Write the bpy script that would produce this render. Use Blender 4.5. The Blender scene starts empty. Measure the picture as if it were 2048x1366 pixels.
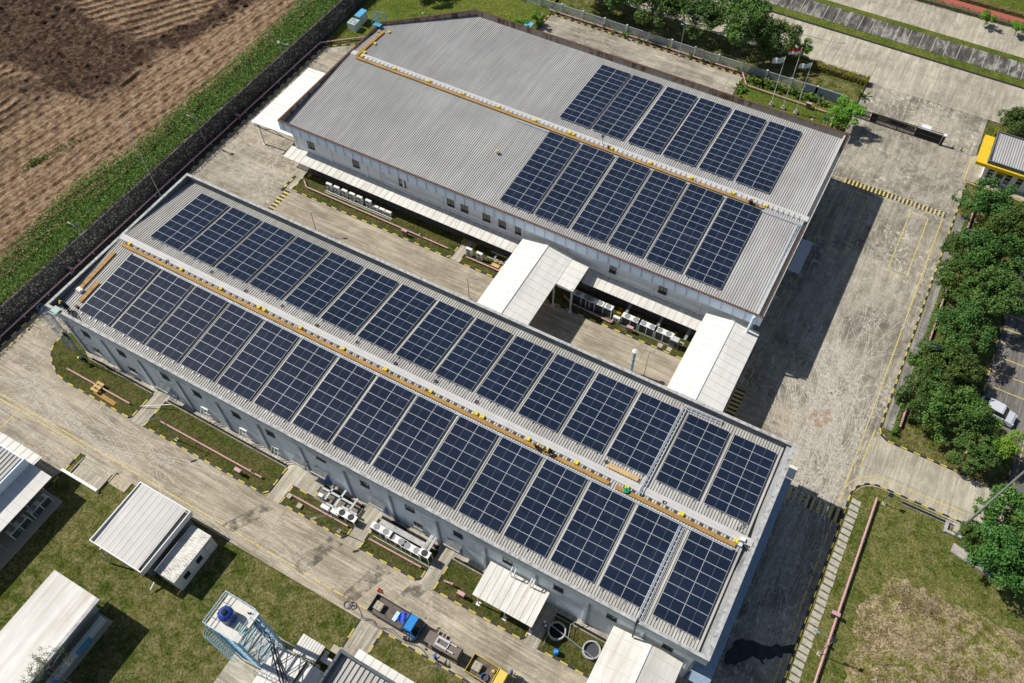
import bpy, bmesh, math, random
import numpy as np
from mathutils import Vector, Matrix

random.seed(7); RNG = np.random.default_rng(7)
SC = bpy.context.scene
COL = SC.collection
R = math.radians

# ------------------------------------------------------------------ camera
F_PX = 1694.626          # focal length in pixels of the 2048 px wide photograph
TILT, ROLL, YAW = R(55.6156819), R(0.79256299), R(119.77169916)
CAM = np.array([0.0, 0.0, 87.0])
_f = np.array([math.cos(YAW), math.sin(YAW), 0.0]); _r = np.array([math.sin(YAW), -math.cos(YAW), 0.0])
_fw = math.cos(TILT) * _f + np.array([0, 0, -math.sin(TILT)])
_dn = np.cross(_fw, _r)
CX = math.cos(ROLL) * _r + math.sin(ROLL) * _dn
CY = -math.sin(ROLL) * _r + math.cos(ROLL) * _dn
cd = bpy.data.cameras.new("camera"); cam = bpy.data.objects.new("camera", cd); COL.objects.link(cam)
cd.sensor_width = 36.0; cd.lens = F_PX / 2048 * 36.0; cd.clip_end = 3000; cd.clip_start = 0.5
cam.matrix_world = Matrix(((CX[0], -CY[0], -_fw[0], CAM[0]), (CX[1], -CY[1], -_fw[1], CAM[1]),
                           (CX[2], -CY[2], -_fw[2], CAM[2]), (0, 0, 0, 1)))
SC.camera = cam
SC.render.resolution_x = 1024; SC.render.resolution_y = 683

# ------------------------------------------------------------------ sky, sun, exposure
SUN = Vector((-0.86, -0.075, 1.0)).normalized()
w = bpy.data.worlds.new("World"); SC.world = w; w.use_nodes = True
sky = w.node_tree.nodes.new("ShaderNodeTexSky"); sky.sky_type = 'NISHITA'; sky.sun_disc = False
sky.sun_elevation = math.asin(SUN.z); sky.sun_rotation = math.atan2(SUN.x, SUN.y)
sky.air_density = 1.0; sky.dust_density = 1.2; sky.ozone_density = 1.0
bg = w.node_tree.nodes["Background"]; bg.inputs[1].default_value = 0.068
w.node_tree.links.new(sky.outputs[0], bg.inputs[0])
sl = bpy.data.lights.new("sun", 'SUN'); so = bpy.data.objects.new("sun", sl); COL.objects.link(so)
sl.energy = 5.0; sl.angle = R(0.5); sl.color = (1.0, 0.95, 0.87)
so.rotation_euler = (-SUN).to_track_quat('-Z', 'Y').to_euler(); so.location = (-60, 0, 90)
SC.view_settings.view_transform = 'Standard'; SC.view_settings.look = 'None'
SC.view_settings.exposure = 0.02; SC.view_settings.gamma = 1.0
SC.render.engine = 'CYCLES'
SC.cycles.max_bounces = 5; SC.cycles.diffuse_bounces = 3; SC.cycles.glossy_bounces = 3

# ------------------------------------------------------------------ materials
class NT:
    """small helper round one procedural material"""
    def __init__(s, name, rough=0.8, spec=0.3, metal=0.0):
        s.m = bpy.data.materials.new(name); s.m.use_nodes = True
        s.t = s.m.node_tree; s.b = s.t.nodes["Principled BSDF"]
        s.b.inputs["Roughness"].default_value = rough
        s.b.inputs["Specular IOR Level"].default_value = spec
        s.b.inputs["Metallic"].default_value = metal
    def n(s, k): return s.t.nodes.new(k)
    def l(s, a, b): s.t.links.new(a, b)
    def pos(s, scale=(1, 1, 1), rot=0.0, obj=False, loc=(0, 0, 0)):
        g = s.n("ShaderNodeTexCoord").outputs["Object"] if obj else s.n("ShaderNodeNewGeometry").outputs["Position"]
        mp = s.n("ShaderNodeMapping"); s.l(g, mp.inputs[0])
        mp.inputs["Rotation"].default_value = (0, 0, rot); mp.inputs["Scale"].default_value = scale
        mp.inputs["Location"].default_value = loc
        return mp.outputs[0]
    def noise(s, vec, scale=1, detail=4, rough=0.55, dist=0.0):
        x = s.n("ShaderNodeTexNoise"); s.l(vec, x.inputs["Vector"])
        x.inputs["Scale"].default_value = scale; x.inputs["Detail"].default_value = detail
        x.inputs["Roughness"].default_value = rough; x.inputs["Distortion"].default_value = dist
        return x.outputs["Fac"]
    def ramp(s, fac, stops, interp='LINEAR'):
        x = s.n("ShaderNodeValToRGB"); s.l(fac, x.inputs[0]); e = x.color_ramp.elements
        x.color_ramp.interpolation = interp
        while len(e) < len(stops): e.new(0.5)
        for el, (p, c) in zip(e, stops):
            el.position = p; c = (c, c, c) if not hasattr(c, '__len__') else c
            el.color = (*c, 1)
        return x.outputs[0]
    def mix(s, fac, a, b, mode='MIX'):
        x = s.n("ShaderNodeMix"); x.data_type = 'RGBA'; x.blend_type = mode
        for v, i in ((fac, 0), (a, 6), (b, 7)):
            if hasattr(v, 'is_output') or hasattr(v, 'links'): s.l(v, x.inputs[i])
            elif i == 0: x.inputs[0].default_value = v
            else: x.inputs[i].default_value = (*v, 1) if hasattr(v, '__len__') else (v, v, v, 1)
        return x.outputs[2]
    def math(s, op, a, b=0.0, c=0.0):
        x = s.n("ShaderNodeMath"); x.operation = op
        for i, v in enumerate((a, b, c)):
            if hasattr(v, 'links'): s.l(v, x.inputs[i])
            else: x.inputs[i].default_value = v
        return x.outputs[0]
    def sep(s, vec):
        x = s.n("ShaderNodeSeparateXYZ"); s.l(vec, x.inputs[0]); return x.outputs
    def line(s, coord, period, width):
        """1 on thin lines every `period`"""
        f = s.math('FRACT', s.math('DIVIDE', coord, period))
        return s.math('LESS_THAN', f, width / period)
    def col(s, c): 
        if hasattr(c, 'links'): s.l(c, s.b.inputs["Base Color"])
        else: s.b.inputs["Base Color"].default_value = (*c, 1)
    def bump(s, fac, strength=0.3, dist=0.05):
        x = s.n("ShaderNodeBump"); s.l(fac, x.inputs["Height"])
        x.inputs["Strength"].default_value = strength; x.inputs["Distance"].default_value = dist
        s.l(x.outputs[0], s.b.inputs["Normal"])

MATS = {}
def plain(name, c, rough=0.6, spec=0.35, metal=0.0, var=0.12, scale=2.0, stretch=(1, 1, 1), bump=0.0):
    """painted or bare surface with mottling and small stains"""
    if name in MATS: return MATS[name]
    t = NT(name, rough, spec, metal)
    a = t.noise(t.pos(stretch), scale, 5, 0.6)
    b = t.noise(t.pos(stretch), scale * 9, 3, 0.6)
    f = t.math('ADD', t.math('MULTIPLY', a, 0.65), t.math('MULTIPLY', b, 0.35))
    lo = tuple(x * (1 - var * 1.6) for x in c); hi = tuple(min(1, x * (1 + var)) for x in c)
    t.col(t.ramp(f, [(0.32, lo), (0.5, c), (0.68, hi)]))
    if bump: t.bump(b, bump)
    MATS[name] = t.m
    return t.m

def concrete(name, base, dark, light, axis, scratch=0.5, joint=(6.0, 5.0), jo=(0, 0), swirl=1.0, streak=1.0):
    t = NT(name, 0.9, 0.15)
    st = (0.035, 1.0, 1) if axis == 'x' else (1.0, 0.035, 1)
    st2 = (0.12, 1, 1) if axis == 'x' else (1, 0.12, 1)
    big = t.noise(t.pos(), 0.10, 5, 0.6, 0.6)
    med = t.noise(t.pos(loc=(31, 7, 0)), 0.55, 6, 0.65, 0.4)
    c = t.mix(t.ramp(big, [(0.42, 0), (0.56, 1)]), dark, base)
    c = t.mix(t.math('MULTIPLY', t.ramp(med, [(0.46, 0), (0.74, 1)]), 0.55), c, light)
    c = t.mix(t.math('MULTIPLY', t.ramp(med, [(0.30, 1), (0.48, 0)]), 0.45), c, tuple(x * 0.72 for x in dark))
    # broom finish and wear along the driving direction
    fine = t.noise(t.pos(st), 4.2, 3, 0.65)
    c = t.mix(t.math('MULTIPLY', t.ramp(fine, [(0.50, 0), (0.60, 1)]), 0.58 * streak), c, light)
    c = t.mix(t.math('MULTIPLY', t.ramp(fine, [(0.38, 1), (0.48, 0)]), 0.55 * streak), c, dark)
    lane = t.noise(t.pos(tuple(q * .5 if q < 1 else q for q in st), loc=(1, 9, 0)), 0.55, 3, 0.6, 0.3)
    c = t.mix(t.math('MULTIPLY', t.ramp(lane, [(0.42, 1), (0.52, 0)]), 0.20 + 0.25 * streak), c, dark)
    wear = t.noise(t.pos(st2, loc=(5, 3, 0)), 0.8, 4, 0.6, 0.5)
    c = t.mix(t.math('MULTIPLY', t.ramp(wear, [(0.52, 0), (0.75, 1)]), 0.5), c, light)
    # curved pale tyre scuffs
    tot = None
    for k, (sc, di, th, sd) in enumerate(((0.16, 1.6, 0.010, 3), (0.11, 2.4, 0.007, 41), (0.21, 1.2, 0.010, 77), (0.14, 2.0, 0.008, 120), (0.18, 3.0, 0.007, 160))):
        v = t.noise(t.pos((1, 0.5, 1) if axis == 'y' else (0.5, 1, 1), rot=0.5 * k, loc=(sd, sd * 2, 0)), sc, 1.0, 0.4, di)
        ring = t.math('ABSOLUTE', t.math('SUBTRACT', t.math('FRACT', t.math('MULTIPLY', v, 9.0)), 0.5))
        ln = t.ramp(ring, [(0.0, 1), (th * 9, 0)])
        tot = ln if tot is None else t.math('MAXIMUM', tot, ln)
    gate = t.ramp(t.noise(t.pos(loc=(9, 9, 0)), 0.09, 2), [(0.50 - 0.09 * swirl, 0), (0.56, 1)])
    brk = t.ramp(t.noise(t.pos(), 1.4, 3), [(0.42, 0), (0.60, 1)])
    f = t.math('MULTIPLY', t.math('MULTIPLY', tot, gate), t.math('MULTIPLY', brk, scratch))
    c = t.mix(f, c, tuple(min(1, x * 1.25) for x in light))
    # grit
    gr = t.noise(t.pos(), 7.0, 4, 0.7)
    c = t.mix(0.25, c, t.ramp(gr, [(0.32, 0.15), (0.68, 0.92)]), 'OVERLAY')
    mot = t.noise(t.pos(st2, loc=(3, 17, 0)), 1.6, 5, 0.7, 0.8)
    c = t.mix(0.30, c, t.ramp(mot, [(0.36, 0.2), (0.64, 0.88)]), 'OVERLAY')
    # slab joints
    x, y, z = t.sep(t.pos(loc=(jo[0], jo[1], 0)))
    j = t.math('MAXIMUM', t.line(x, joint[0], 0.05), t.line(y, joint[1], 0.05))
    jf = t.math('MULTIPLY', j, t.ramp(t.noise(t.pos(), 0.3, 3), [(0.38, 0.15), (0.58, 0.8)]))
    c = t.mix(jf, c, tuple(q * 0.35 for q in dark))
    t.col(c); t.bump(gr, 0.25, 0.02)
    return t.m

def grassmat(name, green, yellow, brown, brownness=0.5, scale=1.0):
    t = NT(name, 0.95, 0.08)
    big = t.noise(t.pos(), 0.13 * scale, 6, 0.70, 0.8)
    med = t.noise(t.pos(loc=(11, 3, 0)), 0.8 * scale, 7, 0.78, 0.5)
    fin = t.noise(t.pos(loc=(2, 3, 0)), 5.0, 5, 0.8)
    c = t.mix(t.ramp(big, [(0.43, 0), (0.57, 1)]), green, yellow)
    c = t.mix(t.math('MULTIPLY', t.ramp(med, [(0.50 - 0.06 * brownness, 0), (0.60, 1)]), brownness), c, brown)
    c = t.mix(t.math('MULTIPLY', t.ramp(med, [(0.36, 1), (0.46, 0)]), 0.6), c, tuple(x * 0.55 for x in green))
    c = t.mix(0.85, c, t.ramp(fin, [(0.34, 0.08), (0.5, 0.52), (0.66, 0.97)]), 'OVERLAY')
    c = t.mix(t.math('MULTIPLY', t.ramp(t.noise(t.pos(loc=(4, 8, 0)), 2.2, 5, 0.8), [(0.56, 0), (0.62, 1)]), 0.45), c, tuple(x * 0.35 for x in green))
    t.col(c); t.bump(t.math('ADD', fin, med), 1.0, 0.18)
    return t.m

m_south = concrete("road_concrete", (.345, .30, .225), (.235, .205, .155), (.47, .42, .33), 'x', 0.5, (9.6, 30.0), (2, 0), 0.6, .9)
m_mid = concrete("lane_concrete", (.345, .30, .225), (.24, .21, .16), (.47, .42, .33), 'x', 0.35, (9.6, 30.0), (5, 0), 0.3, .9)
m_east = concrete("yard_concrete", (.295, .27, .215), (.155, .142, .115), (.45, .415, .34), 'y', 0.9, (6.9, 6.4), (1.2, 2.4), 1.3, .22)
m_west = concrete("west_yard_concrete", (.32, .285, .22), (.19, .17, .135), (.47, .42, .34), 'x', 0.65, (7.5, 8.0), (0, 2), 1.0, .35)
m_road = concrete("public_road_concrete", (.40, .37, .29), (.29, .265, .205), (.51, .475, .385), 'y', 0.15, (4.6, 5.1), (0, 0.2), 0.0, .45)
m_north = concrete("north_yard_concrete", (.31, .28, .225), (.19, .17, .14), (.46, .42, .34), 'x', 0.6, (8.0, 30.0), (0, 0), 0.8, .35)
m_apron = concrete("apron_concrete", (.40, .365, .29), (.27, .245, .195), (.52, .48, .40), 'y', 0.1, (3.2, 50.0), (0, 0), 0.0)
m_lawn = grassmat("lawn_grass", (.070, .098, .014), (.145, .142, .042), (.26, .22, .11), 0.65)
m_lawn2 = grassmat("bed_grass", (.060, .085, .015), (.10, .105, .03), (.15, .105, .05), 0.6, 1.8)
m_lawnS = grassmat("south_east_grass", (.085, .12, .018), (.16, .165, .045), (.25, .22, .10), 0.65)
m_lawnN = grassmat("verge_grass", (.085, .13, .016), (.14, .17, .03), (.19, .17, .06), 0.35)
m_dry = grassmat("dry_grass", (.17, .18, .03), (.27, .21, .115), (.42, .34, .22), 1.0, 1.2)
m_black = plain("dark_void", (.012, .013, .015), 0.9)
m_yel = plain("yellow_paint", (.62, .46, .05), 0.7, var=0.25, scale=3)
m_yel2 = plain("faded_yellow_paint", (.50, .41, .11), 0.8, var=0.3, scale=4)
m_blk = plain("black_paint", (.03, .03, .034), 0.7, var=0.3, scale=3)
m_white = plain("white_metal", (.74, .74, .72), 0.5, var=0.06, scale=1.5)
m_steel = plain("galvanised_steel", (.42, .44, .46), 0.4, 0.5, 0.5, var=0.15)
m_grey = plain("grey_paint", (.24, .27, .30), 0.5)
m_dgrey = plain("dark_grey_metal", (.06, .065, .075), 0.5)
m_bluew = plain("painted_wall", (.50, .57, .63), 0.75, var=0.06, scale=0.5)
m_pink = plain("pink_pipe_paint", (.52, .30, .31), 0.55, var=0.1)
m_red = plain("red_paint", (.62, .05, .035), 0.5)
m_blue = plain("blue_paint", (.02, .12, .40), 0.45, var=0.15)
m_sky = plain("light_blue_paint", (.10, .38, .62), 0.45, var=0.15)
m_frameblue = plain("pale_blue_steel", (.28, .50, .66), 0.45, var=0.1)
m_tarp = plain("blue_tarp", (.05, .12, .55), 0.4, var=0.4, scale=5)
m_orange = plain("weathered_orange_boards", (.37, .205, .055), 0.75, var=0.28, scale=1.2, stretch=(.5, 3, 1))
m_ply = plain("pale_boards", (.55, .37, .16), 0.8, var=0.15)
m_wood = plain("grey_wood", (.13, .105, .09), 0.85, var=0.4, scale=2)
m_stone = plain("concrete_block", (.40, .37, .29), 0.9, var=0.2, scale=6)
m_tyre = plain("tyre_rubber", (.02, .02, .021), 0.8)
m_cable = plain("black_cable", (.02, .02, .024), 0.5)
m_bark = plain("bark", (.17, .13, .09), 0.9, var=0.3, scale=5)
m_brown = plain("brown_board", (.16, .10, .09), 0.8)
m_rust = plain("rusty_steel", (.11, .055, .038), 0.85, var=0.5, scale=3)
m_green = plain("green_plastic", (.0, .28, .15), 0.5)

def glassmat():
    t = NT("window_glass", 0.08, 0.6); t.col((.02, .027, .032)); return t.m
m_glass = glassmat()

def leafmat(name, dk, md, lt, k=0.5):
    t = NT(name, 0.55, 0.25)
    oi = t.n("ShaderNodeObjectInfo").outputs["Random"]
    f = t.noise(t.pos(), 1.1, 4, 0.7); g = t.noise(t.pos(), 7, 2, 0.6)
    f = t.math('ADD', t.math('MULTIPLY', f, 0.6), t.math('MULTIPLY', g, 0.4))
    c = t.ramp(f, [(0.34, dk), (k, md), (0.66, lt)])
    hs = t.n("ShaderNodeHueSaturation"); t.l(c, hs.inputs["Color"])
    t.l(t.math('ADD', t.math('MULTIPLY', oi, 0.03), 0.485), hs.inputs["Hue"])
    t.l(t.math('ADD', t.math('MULTIPLY', oi, 0.35), 0.85), hs.inputs["Value"])
    t.col(hs.outputs[0]); return t.m
m_leaf = leafmat("tree_leaves", (.028, .075, .018), (.055, .13, .024), (.11, .21, .038))
m_leaf2 = leafmat("light_tree_leaves", (.035, .085, .018), (.07, .145, .025), (.15, .24, .045))
m_leaf3 = leafmat("olive_tree_leaves", (.035, .075, .018), (.07, .13, .026), (.15, .21, .045))
m_leafb = leafmat("bright_leaves", (.08, .19, .02), (.15, .30, .03), (.25, .42, .05))
m_leafs = leafmat("sparse_leaves", (.06, .09, .04), (.12, .16, .06), (.2, .24, .1))
m_hedge = leafmat("hedge_leaves", (.10, .13, .015), (.24, .26, .02), (.38, .28, .03), 0.48)
m_weed = leafmat("weed_leaves", (.03, .11, .010), (.075, .20, .018), (.22, .33, .04))
m_plant = leafmat("broad_leaves", (.04, .10, .02), (.09, .17, .025), (.30, .28, .05))
m_rug = leafmat("dry_blades", (.12, .10, .05), (.24, .19, .10), (.40, .33, .19))

def stonewall():
    t = NT("rubble_stone", 0.9, 0.2)
    v = t.n("ShaderNodeTexVoronoi"); v.feature = 'DISTANCE_TO_EDGE'; v.inputs["Scale"].default_value = 2.3
    t.l(t.pos((1, 1, 1)), v.inputs["Vector"])
    v2 = t.n("ShaderNodeTexVoronoi"); v2.inputs["Scale"].default_value = 2.3; t.l(t.pos(), v2.inputs["Vector"])
    g = t.sep(v2.outputs["Color"])[0]
    c = t.ramp(g, [(0, (.085, .08, .07)), (0.5, (.15, .145, .13)), (1, (.26, .25, .22))])
    mo = t.ramp(v.outputs["Distance"], [(0.03, 1), (0.09, 0)])
    c = t.mix(mo, c, (.04, .038, .035))
    moss = t.ramp(t.noise(t.pos(), 0.5, 4), [(0.5, 0), (0.7, 0.6)])
    c = t.mix(moss, c, (.045, .055, .03))
    t.col(c); t.bump(t.ramp(v.outputs["Distance"], [(0, 0), (0.15, 1)]), 1.0, 0.12)
    return t.m
m_rubble = stonewall()

def roofmat(name, light, stain, rusty=0.0, along='y'):
    t = NT(name, 0.6, 0.3)
    st = (1, 0.08, 1) if along == 'y' else (0.08, 1, 1)
    a = t.noise(t.pos(st), 1.6, 5, 0.65)
    b = t.noise(t.pos(), 0.12, 5, 0.6)
    c = t.mix(t.ramp(a, [(0.35, 0.8), (0.62, 0)]), light, stain)
    c = t.mix(t.ramp(b, [(0.36, 0.45), (0.6, 0)]), c, tuple(x * 0.8 for x in stain))
    if rusty:
        r = t.ramp(t.noise(t.pos(st, loc=(7, 1, 0)), 0.9, 5, 0.7), [(0.56, 0), (0.72, rusty)])
        c = t.mix(r, c, (.38, .27, .19))
    t.col(c); return t.m
m_roofA = roofmat("grey_roof_sheet", (.50, .495, .465), (.34, .335, .31))
m_roofB = roofmat("old_grey_roof_sheet", (.46, .462, .455), (.35, .348, .34), 0.35)
m_valley = plain("roof_rib_shade", (.085, .09, .095), 0.9, var=0.35, scale=1.2, stretch=(1, .1, 1))  # dark colour for the strip beside each rib, painting the rib's shade
m_ridge = plain("ridge_cap_sheet", (.50, .50, .49), 0.6, var=0.08, scale=.8)
m_whiteroof = roofmat("white_roof_sheet", (.80, .79, .75), (.66, .65, .60))
m_whiteroofx = roofmat("white_awning_sheet", (.76, .745, .70), (.54, .52, .47), 0.5)

def rustcladding():
    t = NT("rust_streaked_cladding", 0.75, 0.25)
    v = t.pos((1.0, 1.0, 0.15))
    a = t.noise(v, 1.6, 5, 0.7); b = t.noise(t.pos((1, 1, .5)), 0.5, 4, 0.6)
    f = t.math('ADD', t.math('MULTIPLY', a, 0.55), t.math('MULTIPLY', b, 0.45))
    t.col(t.ramp(f, [(0.38, (.33, .31, .27)), (0.50, (.25, .22, .18)), (0.56, (.13, .065, .04)), (0.66, (.06, .035, .025))]))
    return t.m
m_rustclad = rustcladding()

def facade(name, base, grime, amount):
    t = NT(name, 0.8, 0.2)
    v = t.pos((1.0, 1.0, 0.12))
    a = t.noise(v, 1.3, 5, 0.65)
    x, y, z = t.sep(t.pos())
    c = t.mix(t.math('MULTIPLY', t.ramp(a, [(0.48, 0), (0.72, 1)]), amount), base, grime)
    b = t.noise(t.pos((.5, 1, 1)), 0.35, 5, 0.7)
    c = t.mix(t.math('MULTIPLY', t.ramp(b, [(0.5, 0), (0.72, 1)]), amount), c, tuple(q * 0.6 for q in grime))
    t.col(c); return t.m
m_wallA = facade("grey_blue_render", (.80, .88, .94), (.42, .46, .48), 0.4)
m_wallB = facade("white_render", (.82, .84, .85), (.60, .62, .60), 0.25)
m_fascB = plain("pale_blue_cladding", (.66, .78, .90), 0.55, var=0.05, scale=.6)
m_coping = plain("stained_coping", (.42, .42, .41), 0.85, var=0.3, scale=1.5)
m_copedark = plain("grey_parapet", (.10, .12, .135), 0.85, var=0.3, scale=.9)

def panelmat():
    t = NT("solar_glass", 0.09, 0.5)
    x, y, z = t.sep(t.pos(obj=True))
    gx = t.line(t.math('ADD', x, 10.0), 0.182, 0.012); gy = t.line(t.math('ADD', y, 10.0), 0.091, 0.006)
    g = t.math('MAXIMUM', gx, gy)
    nz = t.noise(t.pos((.25, 1, 1)), 0.25, 3)
    c = t.ramp(nz, [(0.35, (.007, .013, .030)), (0.65, (.011, .019, .040))])
    c = t.mix(g, c, (.024, .030, .046))
    mid = t.math('LESS_THAN', t.math('ABSOLUTE', x), 0.014)
    c = t.mix(mid, c, (.13, .15, .19))
    dust = t.ramp(t.noise(t.pos(), 0.8, 4), [(0.45, 0), (0.8, 0.05)])
    c = t.mix(dust, c, (.16, .19, .24))
    t.col(c); return t.m
m_panel = panelmat()
m_alu = plain("aluminium_frame", (.52, .55, .60), 0.35, 0.5, 0.0, var=0.04)

# ------------------------------------------------------------------ mesh helpers
class MB:
    def __init__(s): s.v = []; s.f = []; s.mi = []
    def face(s, pts, m=0):
        i = len(s.v); s.v += [tuple(map(float, p)) for p in pts]; s.f.append(tuple(range(i, i + len(pts)))); s.mi.append(m)
        return s
    def hexa(s, b, t, m=0, cap=True):
        """b and t: equal-length rings of points, bottom counter-clockwise"""
        i = len(s.v); n = len(b); s.v += [tuple(map(float, p)) for p in list(b) + list(t)]
        for k in range(n):
            s.f.append((i + k, i + (k + 1) % n, i + n + (k + 1) % n, i + n + k)); s.mi.append(m)
        if cap:
            s.f.append(tuple(i + n - 1 - k for k in range(n))); s.mi.append(m)
            s.f.append(tuple(i + n + k for k in range(n))); s.mi.append(m)
        return s
    def box(s, x0, x1, y0, y1, z0, z1, m=0):
        return s.hexa([(x0, y0, z0), (x1, y0, z0), (x1, y1, z0), (x0, y1, z0)], [(x0, y0, z1), (x1, y0, z1), (x1, y1, z1), (x0, y1, z1)], m)
    def prism(s, poly, z0, z1, m=0):
        return s.hexa([(x, y, z0) for x, y in poly], [(x, y, z1) for x, y in poly], m)
    def cyl(s, p0, p1, r0, r1=None, n=8, m=0):
        p0 = Vector(p0); p1 = Vector(p1); r1 = r0 if r1 is None else r1
        d = (p1 - p0).normalized(); a = d.orthogonal().normalized(); b = d.cross(a)
        ring = lambda p, r: [p + (a * math.cos(2 * math.pi * k / n) + b * math.sin(2 * math.pi * k / n)) * r for k in range(n)]
        return s.hexa(ring(p0, r0), ring(p1, r1), m)
    def tube(s, pts, r, n=6, m=0):
        for a, b in zip(pts[:-1], pts[1:]): s.cyl(a, b, r, r, n, m)
        return s
    def bar(s, p0, p1, w, h=None, m=0):
        """rectangular bar"""
        p0 = Vector(p0); p1 = Vector(p1); h = h or w; d = (p1 - p0).normalized()
        a = d.cross(Vector((0, 0, 1)))
        a = Vector((1, 0, 0)) if a.length < 1e-3 else a.normalized()
        b = a.cross(d).normalized(); a = a * w / 2; b = b * h / 2
        return s.hexa([p0 - a - b, p0 + a - b, p0 + a + b, p0 - a + b], [p1 - a - b, p1 + a - b, p1 + a + b, p1 - a + b], m)
    def disc(s, c, r, n=16, m=0, z=None):
        return s.face([(c[0] + r * math.cos(2 * math.pi * k / n), c[1] + r * math.sin(2 * math.pi * k / n), c[2]) for k in range(n)], m)
    def ring(s, c, r, w, h=0.03, n=14, m=0):
        for k in range(n):
            a0 = 2 * math.pi * k / n; a1 = 2 * math.pi * (k + 1) / n
            q = lambda rr, a, z: (c[0] + rr * math.cos(a), c[1] + rr * math.sin(a), c[2] + z)
            s.hexa([q(r - w, a0, 0), q(r, a0, 0), q(r, a1, 0), q(r - w, a1, 0)], [q(r - w, a0, h), q(r, a0, h), q(r, a1, h), q(r - w, a1, h)], m)
        return s

ORG = {}
def meta(o, label=None, cat=None, group=None, kind=None):
    if label: o["label"] = label
    if cat: o["category"] = cat
    if group: o["group"] = group
    if kind: o["kind"] = kind
    return o
def thing(name, label, cat, loc=(0, 0, 0), group=None):
    o = bpy.data.objects.new(name, None); COL.objects.link(o); o.location = loc; o.empty_display_size = 0.3
    ORG[o] = Vector(loc); return meta(o, label, cat, group)
def put(name, mb, mats, parent=None, smooth=False, raw=False):
    mats = mats if isinstance(mats, (list, tuple)) else [mats]
    me = bpy.data.meshes.new(name)
    v = np.array(mb.v, dtype=float)
    if parent is not None: org = np.array(ORG.get(parent, Vector((0, 0, 0))))
    else: org = np.array([(v[:, 0].min() + v[:, 0].max()) / 2, (v[:, 1].min() + v[:, 1].max()) / 2, v[:, 2].min()])
    if raw: org = np.zeros(3)
    me.from_pydata((v - org).tolist(), [], mb.f)
    for m in mats: me.materials.append(m)
    if len(mats) > 1: me.polygons.foreach_set("material_index", mb.mi)
    if smooth: me.polygons.foreach_set("use_smooth", [True] * len(me.polygons))
    me.update()
    o = bpy.data.objects.new(name, me); COL.objects.link(o)
    if parent is not None: o.parent = parent; ORG[o] = ORG.get(parent, Vector((0, 0, 0)))
    else: o.location = org; ORG[o] = Vector(org)
    return o
def single(name, mb, mats, label, cat, group=None, smooth=False):
    return meta(put(name, mb, mats, None, smooth), label, cat, group)
def struct(name, mb, mats): return meta(put(name, mb, mats), kind="structure")
def copy_tree(o, parent=None):
    c = o.copy(); COL.objects.link(c)
    if parent is not None: c.parent = parent
    for ch in list(o.children): copy_tree(ch, c)
    return c
def move(o, x, y, z=0.0, rz=0.0, sc=None):
    o.location = (x, y, z); o.rotation_euler = (0, 0, rz)
    if sc: o.scale = (sc, sc, sc) if not hasattr(sc, '__len__') else sc
ORD = "first second third fourth fifth sixth seventh eighth ninth tenth eleventh twelfth thirteenth fourteenth fifteenth sixteenth seventeenth eighteenth nineteenth twentieth twenty-first twenty-second twenty-third twenty-fourth twenty-fifth twenty-sixth twenty-seventh twenty-eighth twenty-ninth thirtieth".split()

def lattice(x, y, seed):
    xi = np.floor(x).astype(np.int64); yi = np.floor(y).astype(np.int64); fx = x - xi; fy = y - yi
    fx = fx * fx * (3 - 2 * fx); fy = fy * fy * (3 - 2 * fy)
    def h(a, b):
        n = (a * 374761393 + b * 668265263 + seed * 974711) & 0x7fffffff
        n = ((n ^ (n >> 13)) * 1274126177) & 0x7fffffff
        return ((n ^ (n >> 16)) & 0xffff) / 65535.0
    return (h(xi, yi) * (1 - fx) + h(xi + 1, yi) * fx) * (1 - fy) + (h(xi, yi + 1) * (1 - fx) + h(xi + 1, yi + 1) * fx) * fy
def fbm(x, y, seed=0, o=4):
    r = 0; a = 0.5
    for k in range(o): r = r + a * lattice(x * 2 ** k, y * 2 ** k, seed + k); a *= 0.5
    return r
def grid(x0, x1, y0, y1, step, zf):
    nx = int((x1 - x0) / step) + 1; ny = int((y1 - y0) / step) + 1
    X, Y = np.meshgrid(np.linspace(x0, x1, nx), np.linspace(y0, y1, ny)); Z = zf(X, Y)
    mb = MB(); mb.v = list(zip(X.ravel().tolist(), Y.ravel().tolist(), Z.ravel().tolist()))
    i = np.arange(ny - 1)[:, None] * nx + np.arange(nx - 1)[None, :]; i = i.ravel()
    mb.f = list(zip(i.tolist(), (i + 1).tolist(), (i + nx + 1).tolist(), (i + nx).tolist())); mb.mi = [0] * len(mb.f)
    return mb, X, Y, Z
def scatter_mesh(P, N, size, asp=0.55):
    """many small leaf-shaped quads: P points (n,3), N normals (n,3), size (n,)"""
    n = len(P); N = N / (np.linalg.norm(N, axis=1)[:, None] + 1e-9)
    r = RNG.normal(size=(n, 3)); A = np.cross(N, r); A /= np.linalg.norm(A, axis=1)[:, None] + 1e-9; B = np.cross(N, A)
    a = A * size[:, None] / 2; b = B * (size * asp)[:, None] / 2
    V = np.stack([P - a, P - b, P + a, P + b], 1).reshape(-1, 3)
    mb = MB(); mb.v = V.tolist(); i = np.arange(n) * 4
    mb.f = list(zip(i.tolist(), (i + 1).tolist(), (i + 2).tolist(), (i + 3).tolist())); mb.mi = [0] * n
    return mb

m_copew = plain("weathered_coping", (.40, .405, .40), 0.85, var=0.42, scale=2.2)
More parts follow.
